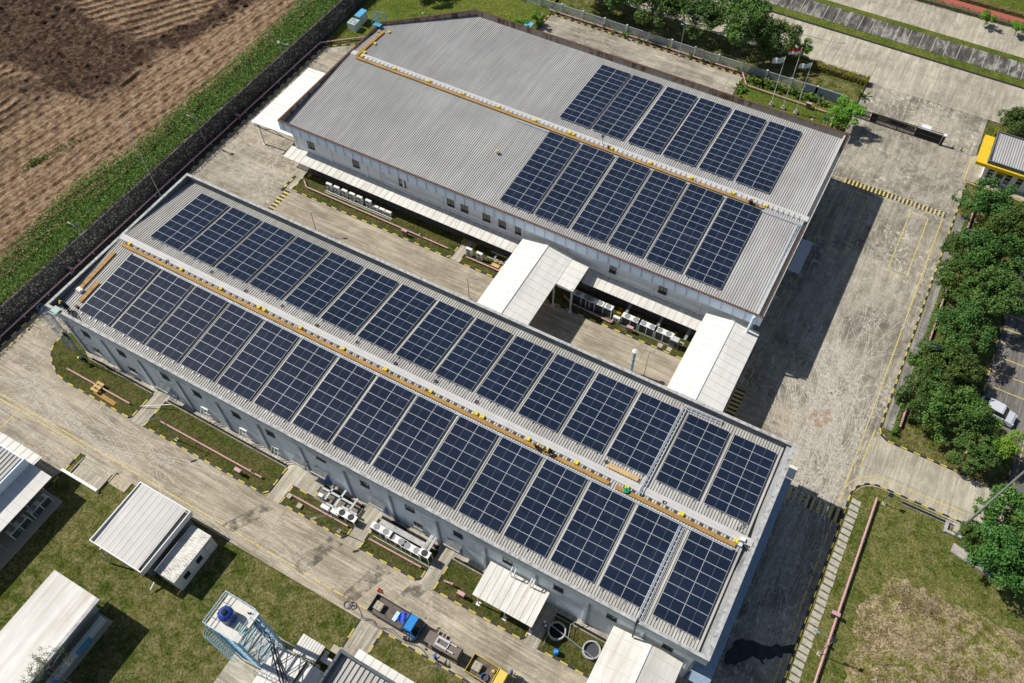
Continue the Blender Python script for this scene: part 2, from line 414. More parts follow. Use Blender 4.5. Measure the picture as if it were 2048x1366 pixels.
# ================================================================== GROUND AND SETTING
m_far = grassmat("far_grass", (.08, .10, .02), (.13, .13, .045), (.18, .15, .07), 0.5)
struct("ground", MB().face([(-600, -500, -.06), (600, -500, -.06), (600, 900, -.06), (-600, 900, -.06)]), m_far)
def sheet(name, poly, z, m): return struct(name, MB().face([(x, y, z) for x, y in poly]), m)
sheet("road", [(-85.1, 14.3), (13.1, 14.3), (13.1, 25.2), (-85.1, 25.2)], 0.0, m_south)
sheet("pavement", [(-110, -60), (-65.9, -60), (-65.9, 9), (-65.3, 14.3), (-85.1, 14.3), (-85.1, 20), (-110, 20)], 0.0, m_west)
sheet("yard", [(-85.1, 25.2), (-70.5, 25.2), (-70.5, 91.6), (-76, 91.6), (-80.2, 91.4), (-85.1, 88)], 0.0, m_west)
sheet("road", [(-70.5, 47), (5.5, 47), (5.5, 59.4), (-70.5, 59.4)], 0.0, m_mid)
sheet("yard", [(-56.3, 96), (-22.2, 96), (-22.2, 113.5), (-56.3, 113.5)], 0.0, m_north)
sheet("yard", [(5.5, -60), (13.1, -60), (13.1, 60), (13.7, 60), (13.7, 106), (13.5, 122), (13.7, 122.8), (-4.9, 122.8), (-4.2, 96), (5.5, 96)], 0.0, m_east)
sheet("yard", [(-4.2, 59.4), (5.5, 59.4), (5.5, 96), (-4.2, 96)], 0.0, m_east)
sheet("road", [(13.1, 50), (60, 54), (60, 61), (13.1, 61)], -0.01, m_road)
sheet("road", [(-90, 121.9), (90, 121.4), (90, 131.0), (-90, 132.4)], 0.006, m_road)
sheet("road", [(-90, 139.4), (90, 138.4), (90, 146.3), (-90, 147.3)], 0.0, m_road)
sheet("path", [(-90, 148.3), (90, 147.6), (90, 149.4), (-90, 150.2)], 0.04, plain("red_path", (.36, .10, .075), 0.9, var=.15))
# verges and the concrete storm channel between the carriageways
lawnb = lambda name, poly, z, m=m_lawn, z0=-.2: struct(name, MB().prism(poly, z0, z), m)
lawnb("verge", [(-90, 132.35), (90, 131.0), (90, 133.0), (-90, 134.2)], 0.08, m_lawnN)
lawnb("verge", [(-90, 138.35), (90, 137.2), (90, 138.5), (-90, 139.6)], 0.17, m_lawnN)
def chmat():
    t = NT("stained_channel_concrete", .95, .1)
    f = t.noise(t.pos((1, .25, 1)), .9, 6, .75, .5); g = t.noise(t.pos(loc=(4, 4, 0)), .25, 4, .6)
    c = t.ramp(t.math('ADD', t.math('MULTIPLY', f, .7), t.math('MULTIPLY', g, .3)), [(.40, (.05, .048, .044)), (.50, (.12, .115, .105)), (.58, (.30, .29, .26))])
    x, y, z = t.sep(t.pos()); t.col(t.mix(t.line(x, 2.0, .09), c, (.42, .40, .36))); return t.m
mch = chmat()
ch = MB()
for a, b, za, zb in ((134.2, 134.6, .10, .10), (134.6, 135.1, .10, -.03), (135.1, 135.6, -.03, -.03), (135.6, 138.35, -.03, .16)):
    ch.face([(-90, a, za), (90, a - 1.15, za), (90, b - 1.15, zb), (-90, b, zb)])
meta(put("drainage_channel", ch, mch), kind="structure")
lawnb("hedge_bank", [(-90, 147.3), (90, 146.3), (90, 147.6), (-90, 148.3)], 0.10, m_lawn)
lawnb("lawn", [(-90, 150.3), (90, 149.5), (90, 240), (-90, 240)], 0.05, m_lawnN)
# lawns
lawnb("lawn", [(-65.2, 14.2), (-65.9, 9.4), (-65.9, -60), (5.4, -60), (5.4, 9), (-22, 9), (-26.5, 9), (-26.5, 14.2)], 0.06, m_lawn)
lawnb("lawn", [(-23.7, 8.5), (-23.7, 14.3), (-13.6, 14.3), (-13.6, -8), (-20, -8)], 0.07, m_lawn)
sheet("pavement", [(-26.4, 6), (-23.8, 6), (-23.8, 14.4), (-26.4, 14.4)], .09, m_apron)
lawnb("lawn", [(-85.6, 89.5), (-80.4, 92.4), (-73, 92.6), (-73, 97), (-61.5, 97), (-56.6, 97), (-56.6, 113.8), (-57.4, 121.9), (-86.5, 121.9)], 0.07, m_lawnN)
lawnb("lawn", [(-57.4, 114.6), (-6.3, 114.6), (-4.7, 114.0), (-4.7, 121.0), (-57.4, 121.6)], 0.07, m_lawn)
lawnb("lawn", [(-21.9, 98), (-4.9, 98), (-4.9, 114.2), (-21.9, 113.6)], 0.07, m_lawnN)
lawnb("planting_bed", [(-56.4, 113.5), (-22.0, 113.5), (-22.0, 114.6), (-56.4, 114.6)], 0.10, plain("bed_soil", (.10, .075, .045), .95, var=.4, scale=3))
lawnb("planting_bed", [(-72.5, 90), (-80, 91.4), (-84.7, 87.8), (-84.7, 88.6), (-80.4, 92.2), (-72.5, 92.4)], 0.13, m_lawn2)
# south-east lawn with rounded corner
cor = [(15.9 + 2.6 * math.cos(a), 51.5 + 2.6 * math.sin(a)) for a in np.linspace(math.pi / 2, math.pi, 8)]
lawnb("lawn", [(60, -60), (60, 54.1)] + cor + [(13.3, -60)], 0.05, m_lawnS)
# dry mound rising behind it
def zm(X, Y):
    w_ = 3.0 * (fbm(X * .25, Y * .25, 5) - .5) + 1.2 * (fbm(X * 1.1, Y * 1.1, 6) - .5)
    da = (X - 17.4 + w_) / 4.0; db = (46.9 - 0.12 * (X - 18) + w_ - Y) / 4.0
    d = np.minimum(1.0, -np.log(np.exp(-np.clip(da, -4, 4) * 2.5) + np.exp(-np.clip(db, -4, 4) * 2.5)) / 2.5)
    h = np.clip(d, 0, 1); h = h * h * (3 - 2 * h)
    return 0.0 + h * 1.1 + h * ((fbm(X * 1.2, Y * 1.2, 9) - 0.5) * 0.5 + (fbm(X * 3, Y * 3, 19) - .5) * .25)
mb, X, Y, Z = grid(15.9, 48, -10, 49.5, 0.3, zm)
o = struct("mound", mb, m_dry)
for p in o.data.polygons: p.use_smooth = True
# concrete apron strips between walls and beds
sheet("pavement", [(-75.6, 24.25), (5.6, 24.25), (5.6, 25.4), (-75.6, 25.4)], 0.02, m_apron)
beds = [
    [(-79.4, 24.2), (-79.3, 23.6), (-78.9, 22.9), (-78.2, 22.2), (-77.1, 21.4), (-75.6, 20.7), (-73.6, 20.45), (-63.9, 20.45), (-63.5, 20.8), (-63.5, 24.2), (-74, 24.2), (-75.8, 25.2), (-78.2, 26.5), (-79.3, 25.6)],
    [(-61.4, 20.45), (-43.9, 20.45), (-43.4, 21), (-43.4, 24.2), (-61.4, 24.2)],
    [(-41.4, 20.5), (-33.2, 20.5), (-32.8, 21), (-32.8, 24.2), (-38.6, 24.2), (-38.6, 22.8), (-41.4, 22.8)],
    [(-30.8, 20.45), (-23.8, 20.45), (-23.3, 20.9), (-23.3, 24.2), (-30.8, 24.2)],
    [(-21.5, 20.5), (-11.3, 20.5), (-10.9, 20.9), (-10.9, 24.2), (-21.5, 24.2)],
    [(-9.3, 20.5), (-3.4, 20.5), (-3.4, 24.2), (-9.3, 24.2)],
    [(-69.6, 59.4), (-43.9, 59.4), (-43.4, 59.8), (-43.4, 63.3), (-69.8, 63.3)],
    [(-41.9, 59.4), (-10.0, 59.4), (-10.0, 63.2), (-41.9, 63.2)],
]
def kerb(poly, closed=False, blk=0.85, wdt=0.16, hgt=0.14, y=0, mats=None, z=0.0):
    """kerb stones painted in alternate colours along a polyline"""
    mb = MB(); pts = [Vector((*p, 0)) for p in poly]
    if closed: pts.append(pts[0])
    k = 0
    for a, b in zip(pts[:-1], pts[1:]):
        d = b - a; L = d.length
        if L < 1e-4: continue
        u = d / L; nrm = Vector((-u.y, u.x, 0)) * wdt / 2; nb = max(1, round(L / blk))
        for i in range(nb):
            p = a + u * (L * i / nb); q = a + u * (L * (i + 1) / nb + (0.02 if i == nb - 1 else 0)); k += 1
            mb.hexa([(v.x, v.y, z - .02) for v in (p - nrm, q - nrm, q + nrm, p + nrm)], [(v.x, v.y, z + hgt) for v in (p - nrm, q - nrm, q + nrm, p + nrm)], k % 2)
    return struct("kerb", mb, mats or [m_yel2, m_blk])
kdark = [m_yel2, m_blk]
for i, b in enumerate(beds):
    lawnb("planting_bed", b, 0.09, m_lawn2)
kerb(beds[0][13:14] + beds[0][0:10]); kerb([(-61.4, 24.2)] + beds[1][:4]); kerb([(-38.6, 24.2)] + [(-38.6, 22.8), (-41.4, 22.8)] + beds[2][:4])
kerb([(-30.8, 24.2)] + beds[3][:4]); kerb([(-21.5, 24.2)] + beds[4][:4]); kerb(beds[5][:2])
kerb([(-69.8, 63.3)] + beds[6][:4]); kerb([(-41.9, 62.5)] + beds[7][:2])
kerb([(-85.0, -30), (-85.0, 87.7), (-80.2, 91.3), (-72.6, 91.5)], blk=.8)
kerb([(13.1, -40), (13.1, 49.2)] + [(x - .2, y + .2) for x, y in reversed(cor)] + [(30, 54.4), (60, 54.4)], blk=.75)
kerb([(13.7, 106), (13.7, 61.6), (14.0, 60.8), (14.9, 60.3), (26.8, 60.2), (27.7, 61), (28, 64)], blk=.75)
kerb([(-56.4, 113.4), (-22.1, 113.4)], blk=.62); kerb([(-56.5, 108), (-56.5, 113.4)], blk=.62)
kerb([(-65.3, 9.3), (-65.3, 14.2), (-64.3, 14.3)], blk=.8); kerb([(-26.4, 9), (-26.4, 14.3)], blk=1.0); kerb([(-23.75, 8), (-23.75, 14.4), (-13.6, 14.4), (-13.6, 4)], blk=.8)
kerb([(-4.75, 98), (-4.75, 121)], mats=[m_blk, m_blk]); kerb([(-70.9, 58.6), (-70.9, 61.8)], blk=.6, wdt=.3)
kerb([(-90, 132.3), (90, 130.9)], mats=[m_blk, m_blk], wdt=.3); kerb([(-17, 122.0), (-5.0, 121.6)], mats=[m_white, m_white])
kerb([(23.1, 60.5), (23.1, 100)], mats=[m_blk, m_yel2], blk=1.2)
# island with the tree row
lawnb("lawn", [(13.8, 106), (13.8, 61.7), (14.9, 60.4), (26.8, 60.3), (27.9, 61.3), (28, 67.5), (22.9, 67.5), (22.9, 104), (17, 106)], 0.07, m_lawn)
sheet("car_park", [(22.9, 67.5), (28, 67.5), (28, 60), (60, 60), (60, 106), (22.9, 106)], 0.0, concrete("car_park_surface", (.17, .16, .145), (.10, .095, .085), (.25, .24, .215), 'y', .05, (40, 40), (0, 0), 0))
sheet("path", [(13.9, 61.8), (15.0, 61.8), (15.0, 100), (13.9, 100)], 0.08, concrete("slab_path", (.30, .285, .25), (.16, .155, .14), (.40, .38, .33), 'y', 0, (4, .62), (0, 0), 0))
# dark apron path beside the retaining wall
sheet("path", [(-86.3, -60), (-85.1, -60), (-85.1, 121), (-86.3, 121)], 0.05, plain("dark_gutter", (.055, .06, .05), .95, var=.5, scale=1.2))

# ---- road markings
def strip(poly, wd=0.12, z=0.004, dash=None):
    mb = MB(); pts = [Vector((*p, 0)) for p in poly]
    for a, b in zip(pts[:-1], pts[1:]):
        d = b - a; L = d.length; u = d / L; n_ = Vector((-u.y, u.x, 0)) * wd / 2; t = 0
        while t < L:
            e = min(L, t + (dash[0] if dash else L)); p = a + u * t; q = a + u * e
            mb.face([(v.x, v.y, z) for v in (p - n_, q - n_, q + n_, p + n_)]); t = e + (dash[1] if dash else 0.001)
    return mb
def wornpaint():
    t = NT("worn_road_paint", 0.8, 0.2)
    f = t.ramp(t.noise(t.pos(), 3.0, 5, .7), [(0.40, 0), (0.52, 1)])
    t.col(t.mix(f, (.36, .32, .21), (.64, .50, .12))); return t.m
m_mark = wornpaint()
def mark(mb): return struct("road_markings", mb, m_mark)
mark(strip([(-95, 15.5), (-48, 15.45)])); mark(strip([(-95, 14.95), (-65.3, 14.95)], z=.005)); mark(strip([(-48, 15.45), (-26.5, 15.45)], dash=(1.2, .25)))
mark(strip([(-76.0, 15), (-76.0, 12.2)])); mark(strip([(-84.2, 14), (-84.2, 26)]))
mark(strip([(0.1, 85.3), (0.1, 97.3), (2.4, 97.3), (2.4, 85.3), (0.1, 85.3)])); mark(strip([(8.15, 97.2), (8.15, 85.3), (10.6, 85.3), (10.6, 97.2), (8.15, 97.2)]))
mark(strip([(12.3, 98.2), (12.3, 53.5)], wd=.13)); mark(strip([(13.1, 55.5), (13.3, 61.2)], wd=.13)); mark(strip([(-1.8, 98.3), (-1.8, 59.5)], dash=(1.5, .5)))
mark(strip([(12.3, 53.5), (12.35, -30)], dash=(1.4, .4))); mark(strip([(-4.0, 99.0), (-1.8, 99.0)])); mark(strip([(-2.65, 60), (-2.65, 97)], wd=.06))
arc = [(16.2 + 4.0 * math.cos(a), 51.4 + 4.0 * math.sin(a)) for a in np.linspace(math.pi / 2, math.pi, 9)]
mark(strip([(24.6, 55.6), (20, 55.5)] + arc, wd=.1, z=.0045)); mark(strip([(6.4, 50.6), (6.4, 53.5)]))
mark(strip([(13.2, 106.9), (13.2, 112.6)], wd=.16)); mark(strip([(13.2, 106.8), (22, 106.6)], wd=.16))
for y in (73.6, 76, 78.4, 80.8, 83.1, 85.5, 87.9): mark(strip([(23.4, y), (30.5, y)], z=.004))
mark(strip([(28.6, 69), (28.6, 60)], dash=(.6, .4)))
def zebra(x0, x1, y0, y1, n, along='x', z=.006, fr=.5):
    mb = MB().face([(x0, y0, z - .002), (x1, y0, z - .002), (x1, y1, z - .002), (x0, y1, z - .002)], 1)
    for k in range(n):
        if along == 'x':
            a = x0 + (x1 - x0) * k / n; b = a + (x1 - x0) / n * fr; mb.face([(a, y0, z), (b, y0, z), (b, y1, z), (a, y1, z)])
        else:
            a = y0 + (y1 - y0) * k / n; b = a + (y1 - y0) / n * fr; mb.face([(x0, a, z), (x1, a, z), (x1, b, z), (x0, b, z)])
    return struct("road_markings", mb, [m_mark, plain("black_road_paint", (.035, .036, .04), .8, var=.3)])
zebra(-1.6, 12.6, 98.3, 99.4, 26, fr=.45); zebra(7.0, 13.0, 47.9, 49.6, 9); zebra(-2.75, -1.6, 54.0, 58.8, 8, 'y'); zebra(-70.5, -69.6, 54.6, 59, 7, 'y')
# grated strip and white mat at the gateway
single("drain_cover", MB().box(5.2, 6.6, 114.9, 116.0, .004, .03), plain("white_plate", (.66, .70, .72)), "white rectangular cover plate lying in the gateway concrete beyond the black gate", "plate")
# hatch patch of ribbed ramp slabs
rb = MB()
for k in range(9): rb.box(2.6, 9.0, 113.6 + k * .5, 113.85 + k * .5, .002, .02)
struct("pavement", rb, m_apron)
# open drains beside the building
for x0, x1, y0, y1 in ((-73.6, -63.6, 24.28, 24.62), (-61.3, -43.5, 24.28, 24.6), (-38.4, -33, 24.28, 24.7), (-30.7, -23.4, 24.3, 24.75), (-21.4, -17.2, 24.28, 24.6), (-9.2, -3.6, 24.28, 24.62), (18.3, 24.5, 53.35, 53.75)):
    d = MB()
    d.face([(x0, y0, .1), (x1, y0, .1), (x1, y1, .1), (x0, y1, .1)], 0)
    for a, b in (((x0, y0), (x1, y0)), ((x0, y1), (x1, y1))): d.bar((*a, .12), (*b, .12), .07, .08, 1)
    meta(put("drain", d, [m_black, m_apron]), kind="structure")
# stepping slabs along the south-east kerb
for k in range(62):
    y = 50.9 - k * .78
    if y < 22: break
    x0 = 13.45 + random.uniform(-.05, .05)
    b = MB().hexa([(x0, y, .02), (x0 + 1.0, y - .1, .02), (x0 + 1.0, y + .5, .02), (x0, y + .6, .02)], [(x0, y, .10), (x0 + 1.0, y - .1, .10), (x0 + 1.0, y + .5, .10), (x0, y + .6, .10)])
    if k == 0: slab_all = b
    else:
        slab_all.hexa(b.v[:4], b.v[4:])
meta(put("slab_path", slab_all, plain("pale_slab", (.40, .375, .32), .9, var=.25, scale=2.5)), kind="structure")

# ================================================================== RETAINING WALL, FIELD
rw = thing("retaining_wall", "long dark rubble stone retaining wall between the yard and the ploughed field", "wall", (-86.4, 50, 0))
mb = MB().hexa([(-86.35, -70, -.1), (-86.35, 140, -.1), (-87.0, 140, -.1), (-87.0, -70, -.1)], [(-86.75, -70, 2.75), (-86.75, 140, 2.75), (-87.0, 140, 2.75), (-87.0, -70, 2.75)])
put("stone_face", mb, m_rubble, rw)
put("coping", MB().box(-87.05, -86.8, -70, 140, 2.75, 2.86), plain("dark_wall_coping", (.16, .155, .14), .9, var=.3), rw)
def edge(Y): return -92.3 - 1.9 * np.exp(-((Y - 41) / 9.0) ** 2) - 0.9 * (fbm(Y * .25, Y * 0 + 3.3, 4) - .5)
mb, X, Y, Z = grid(-92.2, -87.1, -60, 135, 0.5, lambda X, Y: 2.75 + 0.5 * (fbm(X * .5, Y * .5, 3) - .4))
gb = meta(put("bank", mb, plain("weed_ground", (.09, .12, .03), .95, var=.5, scale=2)), kind="structure")
n = 80000
py = RNG.uniform(-5, 128, n); px = RNG.uniform(-94.6, -86.9, n); k = px > edge(py) + 0.25 * RNG.normal(size=n)
px, py = px[k], py[k]; n = len(px)
hh = 0.35 + 0.75 * fbm(px * .7, py * .7, 12)
pz = 2.8 + hh * RNG.random(n) ** .6 + .3
Nn = RNG.normal(size=(n, 3)) * [1, 1, .6] + [-.3, 0, .9]
wd = put("weeds", scatter_mesh(np.stack([px, py, pz], 1), Nn, RNG.uniform(.16, .40, n), .35), m_weed)
meta(wd, kind="stuff")

def soilmat():
    t = NT("tilled_soil", 0.95, 0.1)
    at = t.n("ShaderNodeAttribute"); at.attribute_name = "damp"
    a = t.noise(t.pos(), 1.3, 6, .7); b = t.noise(t.pos((1, .25, 1), rot=.0), 1.2, 5, .7)
    dry = t.ramp(a, [(.36, (.20, .125, .07)), (.50, (.37, .25, .15)), (.60, (.53, .40, .27))])
    dry = t.mix(t.ramp(b, [(.45, 0), (.7, .5)]), dry, (.36, .22, .13))
    wet = t.ramp(a, [(.36, (.045, .028, .02)), (.50, (.105, .064, .042)), (.64, (.22, .155, .105))])
    t.col(t.mix(at.outputs["Fac"], dry, wet)); t.bump(t.noise(t.pos(), 3.5, 6, .8), 1.0, .5)
    return t.m
def polymask(X, Y, poly, soft):
    """signed soft mask of a polygon (1 inside)"""
    d = np.full(X.shape, 1e9); ins = np.zeros(X.shape, bool); n = len(poly)
    for i in range(n):
        x0, y0 = poly[i]; x1, y1 = poly[(i + 1) % n]
        c = ((y0 > Y) != (y1 > Y)) & (X < (x1 - x0) * (Y - y0) / (y1 - y0 + 1e-12) + x0); ins ^= c
        t = np.clip(((X - x0) * (x1 - x0) + (Y - y0) * (y1 - y0)) / ((x1 - x0) ** 2 + (y1 - y0) ** 2), 0, 1)
        d = np.minimum(d, np.hypot(X - x0 - t * (x1 - x0), Y - y0 - t * (y1 - y0)))
    return np.clip(0.5 + np.where(ins, d, -d) / soft, 0, 1)
DARK = [(-200, 57), (-125, 58), (-118, 57.5), (-112.7, 56.5), (-105.5, 57), (-103.6, 62), (-103.5, 70), (-100.5, 84), (-97, 96), (-101, 98), (-104.5, 86), (-106.5, 75), (-109.6, 71.7), (-120.6, 73), (-128, 74.5), (-126, 90), (-200, 90)]
DARK2 = [(-200, 44), (-128, 48.5), (-113, 54), (-112, 58), (-126, 54), (-200, 53)]
damp = None
def zs(X, Y):
    global damp
    wx = X + 1.5 * (fbm(X * .08, Y * .08, 21) - .5); wy = Y + 2.0 * (fbm(X * .06, Y * .06, 22) - .5)
    ed = fbm(X * .35, Y * .35, 31) * 5 - 2.5
    m = np.maximum(polymask(X + ed, Y + ed * .6, DARK, 1.5), 0.8 * polymask(X + ed, Y + ed, DARK2, 2.0))
    rough = fbm(X * .9, Y * .9, 33, 5) - .5
    edge_m = m * (1 - m) * 4
    z = 2.7 + m * (0.15 + 1.2 * rough) + edge_m * .5 * fbm(X * .6, Y * .6, 35)
    # furrows parallel to the wall on the dry strip
    d1 = wx * math.sin(R(81)) - wy * math.cos(R(81))
    f1 = 0.20 * np.abs(np.sin(d1 * math.pi / 1.9)) + 0.10 * np.sin(d1 * 2 * math.pi / 0.8 + 2.0 * fbm(X * .2, Y * .04, 41))
    # windrows on the two levelled plots
    th = np.where(Y > 66, R(57), R(80)); d2 = wx * np.sin(th) - wy * np.cos(th)
    far = ((X < -112) & (Y < 60)) | ((Y > 70) & (X < -104.0))
    f2 = 0.36 * np.maximum(0, np.sin(d2 * 2 * math.pi / 1.75 + 2 * fbm(X * .1, Y * .1, 29))) ** 2
    z = z + (1 - m) * np.where(far, f2, f1) + (1 - m) * 0.35 * (fbm(X * .5, Y * .10, 37) - .5) + (.16 + .5 * m) * (fbm(X * 1.5, Y * 1.5, 43) - .5)
    damp = np.clip(m + (1 - m) * np.where(far, np.clip(f2 * 2.2, 0, .75), 0.0) + 0.55 * (1 - m) * np.clip((fbm(X * .3, Y * .07, 51) - .53) * 6, 0, 1), 0, 1)
    return z
mb, X, Y, Z = grid(-205, -90.0, -30, 135, 0.36, zs)
sf = meta(put("field", mb, soilmat()), kind="structure")
at = sf.data.attributes.new("damp", 'FLOAT', 'POINT'); at.data.foreach_set("value", damp.ravel().astype(np.float32))
# weeds that grow among the furrows
cx = RNG.normal(0, 1, 2600)
gx = np.concatenate([-102.4 + .4 * RNG.normal(size=400), -101.6 + .25 * RNG.normal(size=120)]); gy = np.concatenate([44.6 + 1.0 * RNG.normal(size=400), 48.5 + 1.4 * RNG.normal(size=120)])
gx = gx + (gy - 46) * .2
gz = 2.95 + .25 * RNG.random(len(gx))
meta(put("weeds", scatter_mesh(np.stack([gx, gy, gz], 1), RNG.normal(size=(len(gx), 3)) + [0, 0, .8], RNG.uniform(.15, .35, len(gx))), m_plant), kind="stuff")
# dry tufts on the mound
n = 60000; tx = RNG.uniform(16.5, 40, n); ty = RNG.uniform(24, 49, n); tz = zm(tx, ty); k = (tz > .10) & (fbm(tx * .4, ty * .4, 61) > .36 + .25 * RNG.random(n))
tx, ty, tz = tx[k], ty[k], tz[k]; n = len(tx)
meta(put("dry_grass", scatter_mesh(np.stack([tx, ty, tz + .07], 1), RNG.normal(size=(n, 3)) * [1, 1, .5] + [0, 0, .5], RNG.uniform(.12, .34, n), .25), m_rug), kind="stuff")

# pale tyre scuffs left by turning lorries
def scuffmat():
    t = NT("tyre_scuff", .85, .1); t.col((.66, .62, .54))
    t.m.node_tree.links.new(t.math('MULTIPLY', t.ramp(t.noise(t.pos(), 2.5, 4, .7), [(.36, 0), (.58, 1)]), .62), t.b.inputs["Alpha"]); return t.m
def scuffs(n, cx, cy, sx, sy, a0, da, rmin, rmax, lmin, lmax, wd, z):
    mb = MB()
    for _ in range(n):
        x = RNG.normal(cx, sx); y = RNG.normal(cy, sy); a = R(RNG.normal(a0, da)); r = RNG.uniform(rmin, rmax) * RNG.choice((-1, 1)); L = RNG.uniform(lmin, lmax); m_ = max(4, int(L / .6)); w_ = RNG.uniform(.7, 2.1) * wd
        for tw in ((0, .30) if RNG.random() < .5 else (0,)):
            P = []; px_, py_, aa = x - math.sin(a) * tw, y + math.cos(a) * tw, a
            for i in range(m_ + 1):
                P.append((px_, py_, aa)); px_ += math.cos(aa) * L / m_; py_ += math.sin(aa) * L / m_; aa += L / m_ / r
            zz = z + RNG.uniform(0, .0012)
            for (xa, ya, ta), (xb, yb, tb) in zip(P[:-1], P[1:]):
                n0 = (-math.sin(ta) * w_ / 2, math.cos(ta) * w_ / 2); n1 = (-math.sin(tb) * w_ / 2, math.cos(tb) * w_ / 2)
                q = [(xa - n0[0], ya - n0[1]), (xb - n1[0], yb - n1[1]), (xb + n1[0], yb + n1[1]), (xa + n0[0], ya + n0[1])]
                if all(inyard(*v) for v in q): mb.face([(*v, zz) for v in q])
    return mb
def inyard(x, y):
    if 6.8 < x < 13.0 and 20 < y < 112: return True
    if -4 < x < 13.0 and 50 < y < 120: return True
    if -56 < x < -22 and 98.5 < y < 113: return True
    if -84.9 < x < -71 and 50 < y < 90: return True
    if -84.9 < x < -79.8 and 14.4 < y < 50: return True
    if -100 < x < 13 and 14.4 < y < 20.3: return True
    if x < -66.2 and 5 < y < 20.3: return True
    return False
m_sc = scuffmat()
SC_ = [(110, 8.5, 57, 2.5, 6, 95, 16, 8, 40, 5, 16, .07), (60, 7.5, 66, 3, 6, 110, 25, 6, 25, 4, 12, .06), (110, 6, 82, 4, 10, 80, 35, 3, 14, 2, 8, .05), (50, 8, 104, 4, 5, 60, 50, 5, 12, 3, 9, .05), (70, -37, 106, 9, 3, 10, 25, 5, 14, 3, 9, .05), (60, -78, 59, 3, 4, 40, 60, 4, 14, 3, 9, .06), (60, -78, 17, 4, 3, 60, 40, 6, 10, 4, 10, .06), (70, -72, 16, 9, 3, 5, 20, 10, 60, 4, 14, .06), (40, -50, 17, 14, 2, 0, 10, 20, 90, 5, 16, .06), (40, 9, 52, 2, 3, 70, 30, 5, 12, 3, 8, .06), (40, 9.3, 38, 1.5, 7, 92, 4, 40, 200, 5, 16, .06)]
for i, a in enumerate(SC_): meta(put("tyre_marks", scuffs(*a, .0075 + .0014 * i), m_sc), kind="structure")
pd = MB(); raw_ = [(7.39, 28.15), (7.24, 29.04), (7.48, 29.96), (7.68, 30.92), (8.2, 31.29), (8.8, 31.42), (9.26, 31.71), (10.02, 31.66), (10.81, 31.86), (11.37, 32.37), (12.07, 32.48), (12.6, 33.09), (13.01, 33.4), (13.3, 33.18), (13.1, 32.68), (13.14, 32.31), (12.42, 32.01), (12.15, 31.43), (11.58, 31.25), (11.25, 30.62), (10.83, 30.51), (10.83, 29.92), (10.15, 30.27), (9.52, 29.97), (9.09, 29.39), (8.53, 28.65), (7.92, 28.31)]; pts = []
for i in range(len(raw_)):
    (xa, ya), (xb, yb) = raw_[i], raw_[(i + 1) % len(raw_)]
    for t_k in (0, .33, .66): pts.append((xa + (xb - xa) * t_k + RNG.normal() * .06, ya + (yb - ya) * t_k + RNG.normal() * .06, .03))
pd.face(pts); meta(put("puddle", pd, plain("wet_stain", (.035, .036, .038), .6, .3, var=.5, scale=1)), kind="structure")
od = MB(); od.face([(6.0, 58.6, .026), (7.6, 58.2, .026), (8.6, 59.8, .026), (7.9, 61.2, .026), (6.2, 60.6, .026)])
t_ = NT("rusty_stain", .9, .1); t_.col((.42, .22, .10)); t_.l(t_.math('MULTIPLY', t_.ramp(t_.noise(t_.pos(), 1.1, 5, .7), [(.42, 0), (.65, 1)]), .5), t_.b.inputs["Alpha"])
meta(put("stain", od, t_.m), kind="structure")
for i, (x0, y0, x1, y1) in enumerate(((-45.5, 15.3, -42.5, 19.6), (-36, 15.2, -33.8, 20.0), (-29.6, 15.3, -27.6, 19.9), (-24.6, 17.6, -23.2, 20.2))):
    dk = NT("damp_streak", .9, .1); dk.col((.10, .09, .075)); dk.l(dk.math('MULTIPLY', dk.ramp(dk.noise(dk.pos(), .9, 5, .65), [(.44, 0), (.62, 1)]), .55), dk.b.inputs["Alpha"])
    meta(put("stain", MB().face([(x0, y0, .024), (x0 + 1.6, y0, .024), (x1 + 1.2, y1, .024), (x1 - .6, y1, .024)]), dk.m), kind="structure")
# ================================================================== THE TWO HALLS
def corrugated(x0, x1, ya, yb, za, zb, period=0.21, h=0.045, ymin=None, ymax=None):
    """ribbed sheet running along Y from (ya, za) to (yb, zb); slot 0 crest and pan, slot 1 the grimy valley beside each rib"""
    mb = MB(); n = int((x1 - x0) / period)
    zf = lambda y: za + (zb - za) * (y - ya) / (yb - ya)
    for k in range(n):
        xa = x0 + k * period
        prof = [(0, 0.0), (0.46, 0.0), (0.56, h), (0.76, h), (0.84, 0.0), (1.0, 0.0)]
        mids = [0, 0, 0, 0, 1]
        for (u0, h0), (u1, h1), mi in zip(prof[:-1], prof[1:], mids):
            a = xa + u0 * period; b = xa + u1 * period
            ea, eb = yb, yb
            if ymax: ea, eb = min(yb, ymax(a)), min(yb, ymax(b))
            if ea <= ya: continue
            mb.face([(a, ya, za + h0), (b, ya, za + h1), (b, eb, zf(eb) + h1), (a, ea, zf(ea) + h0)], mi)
    return mb

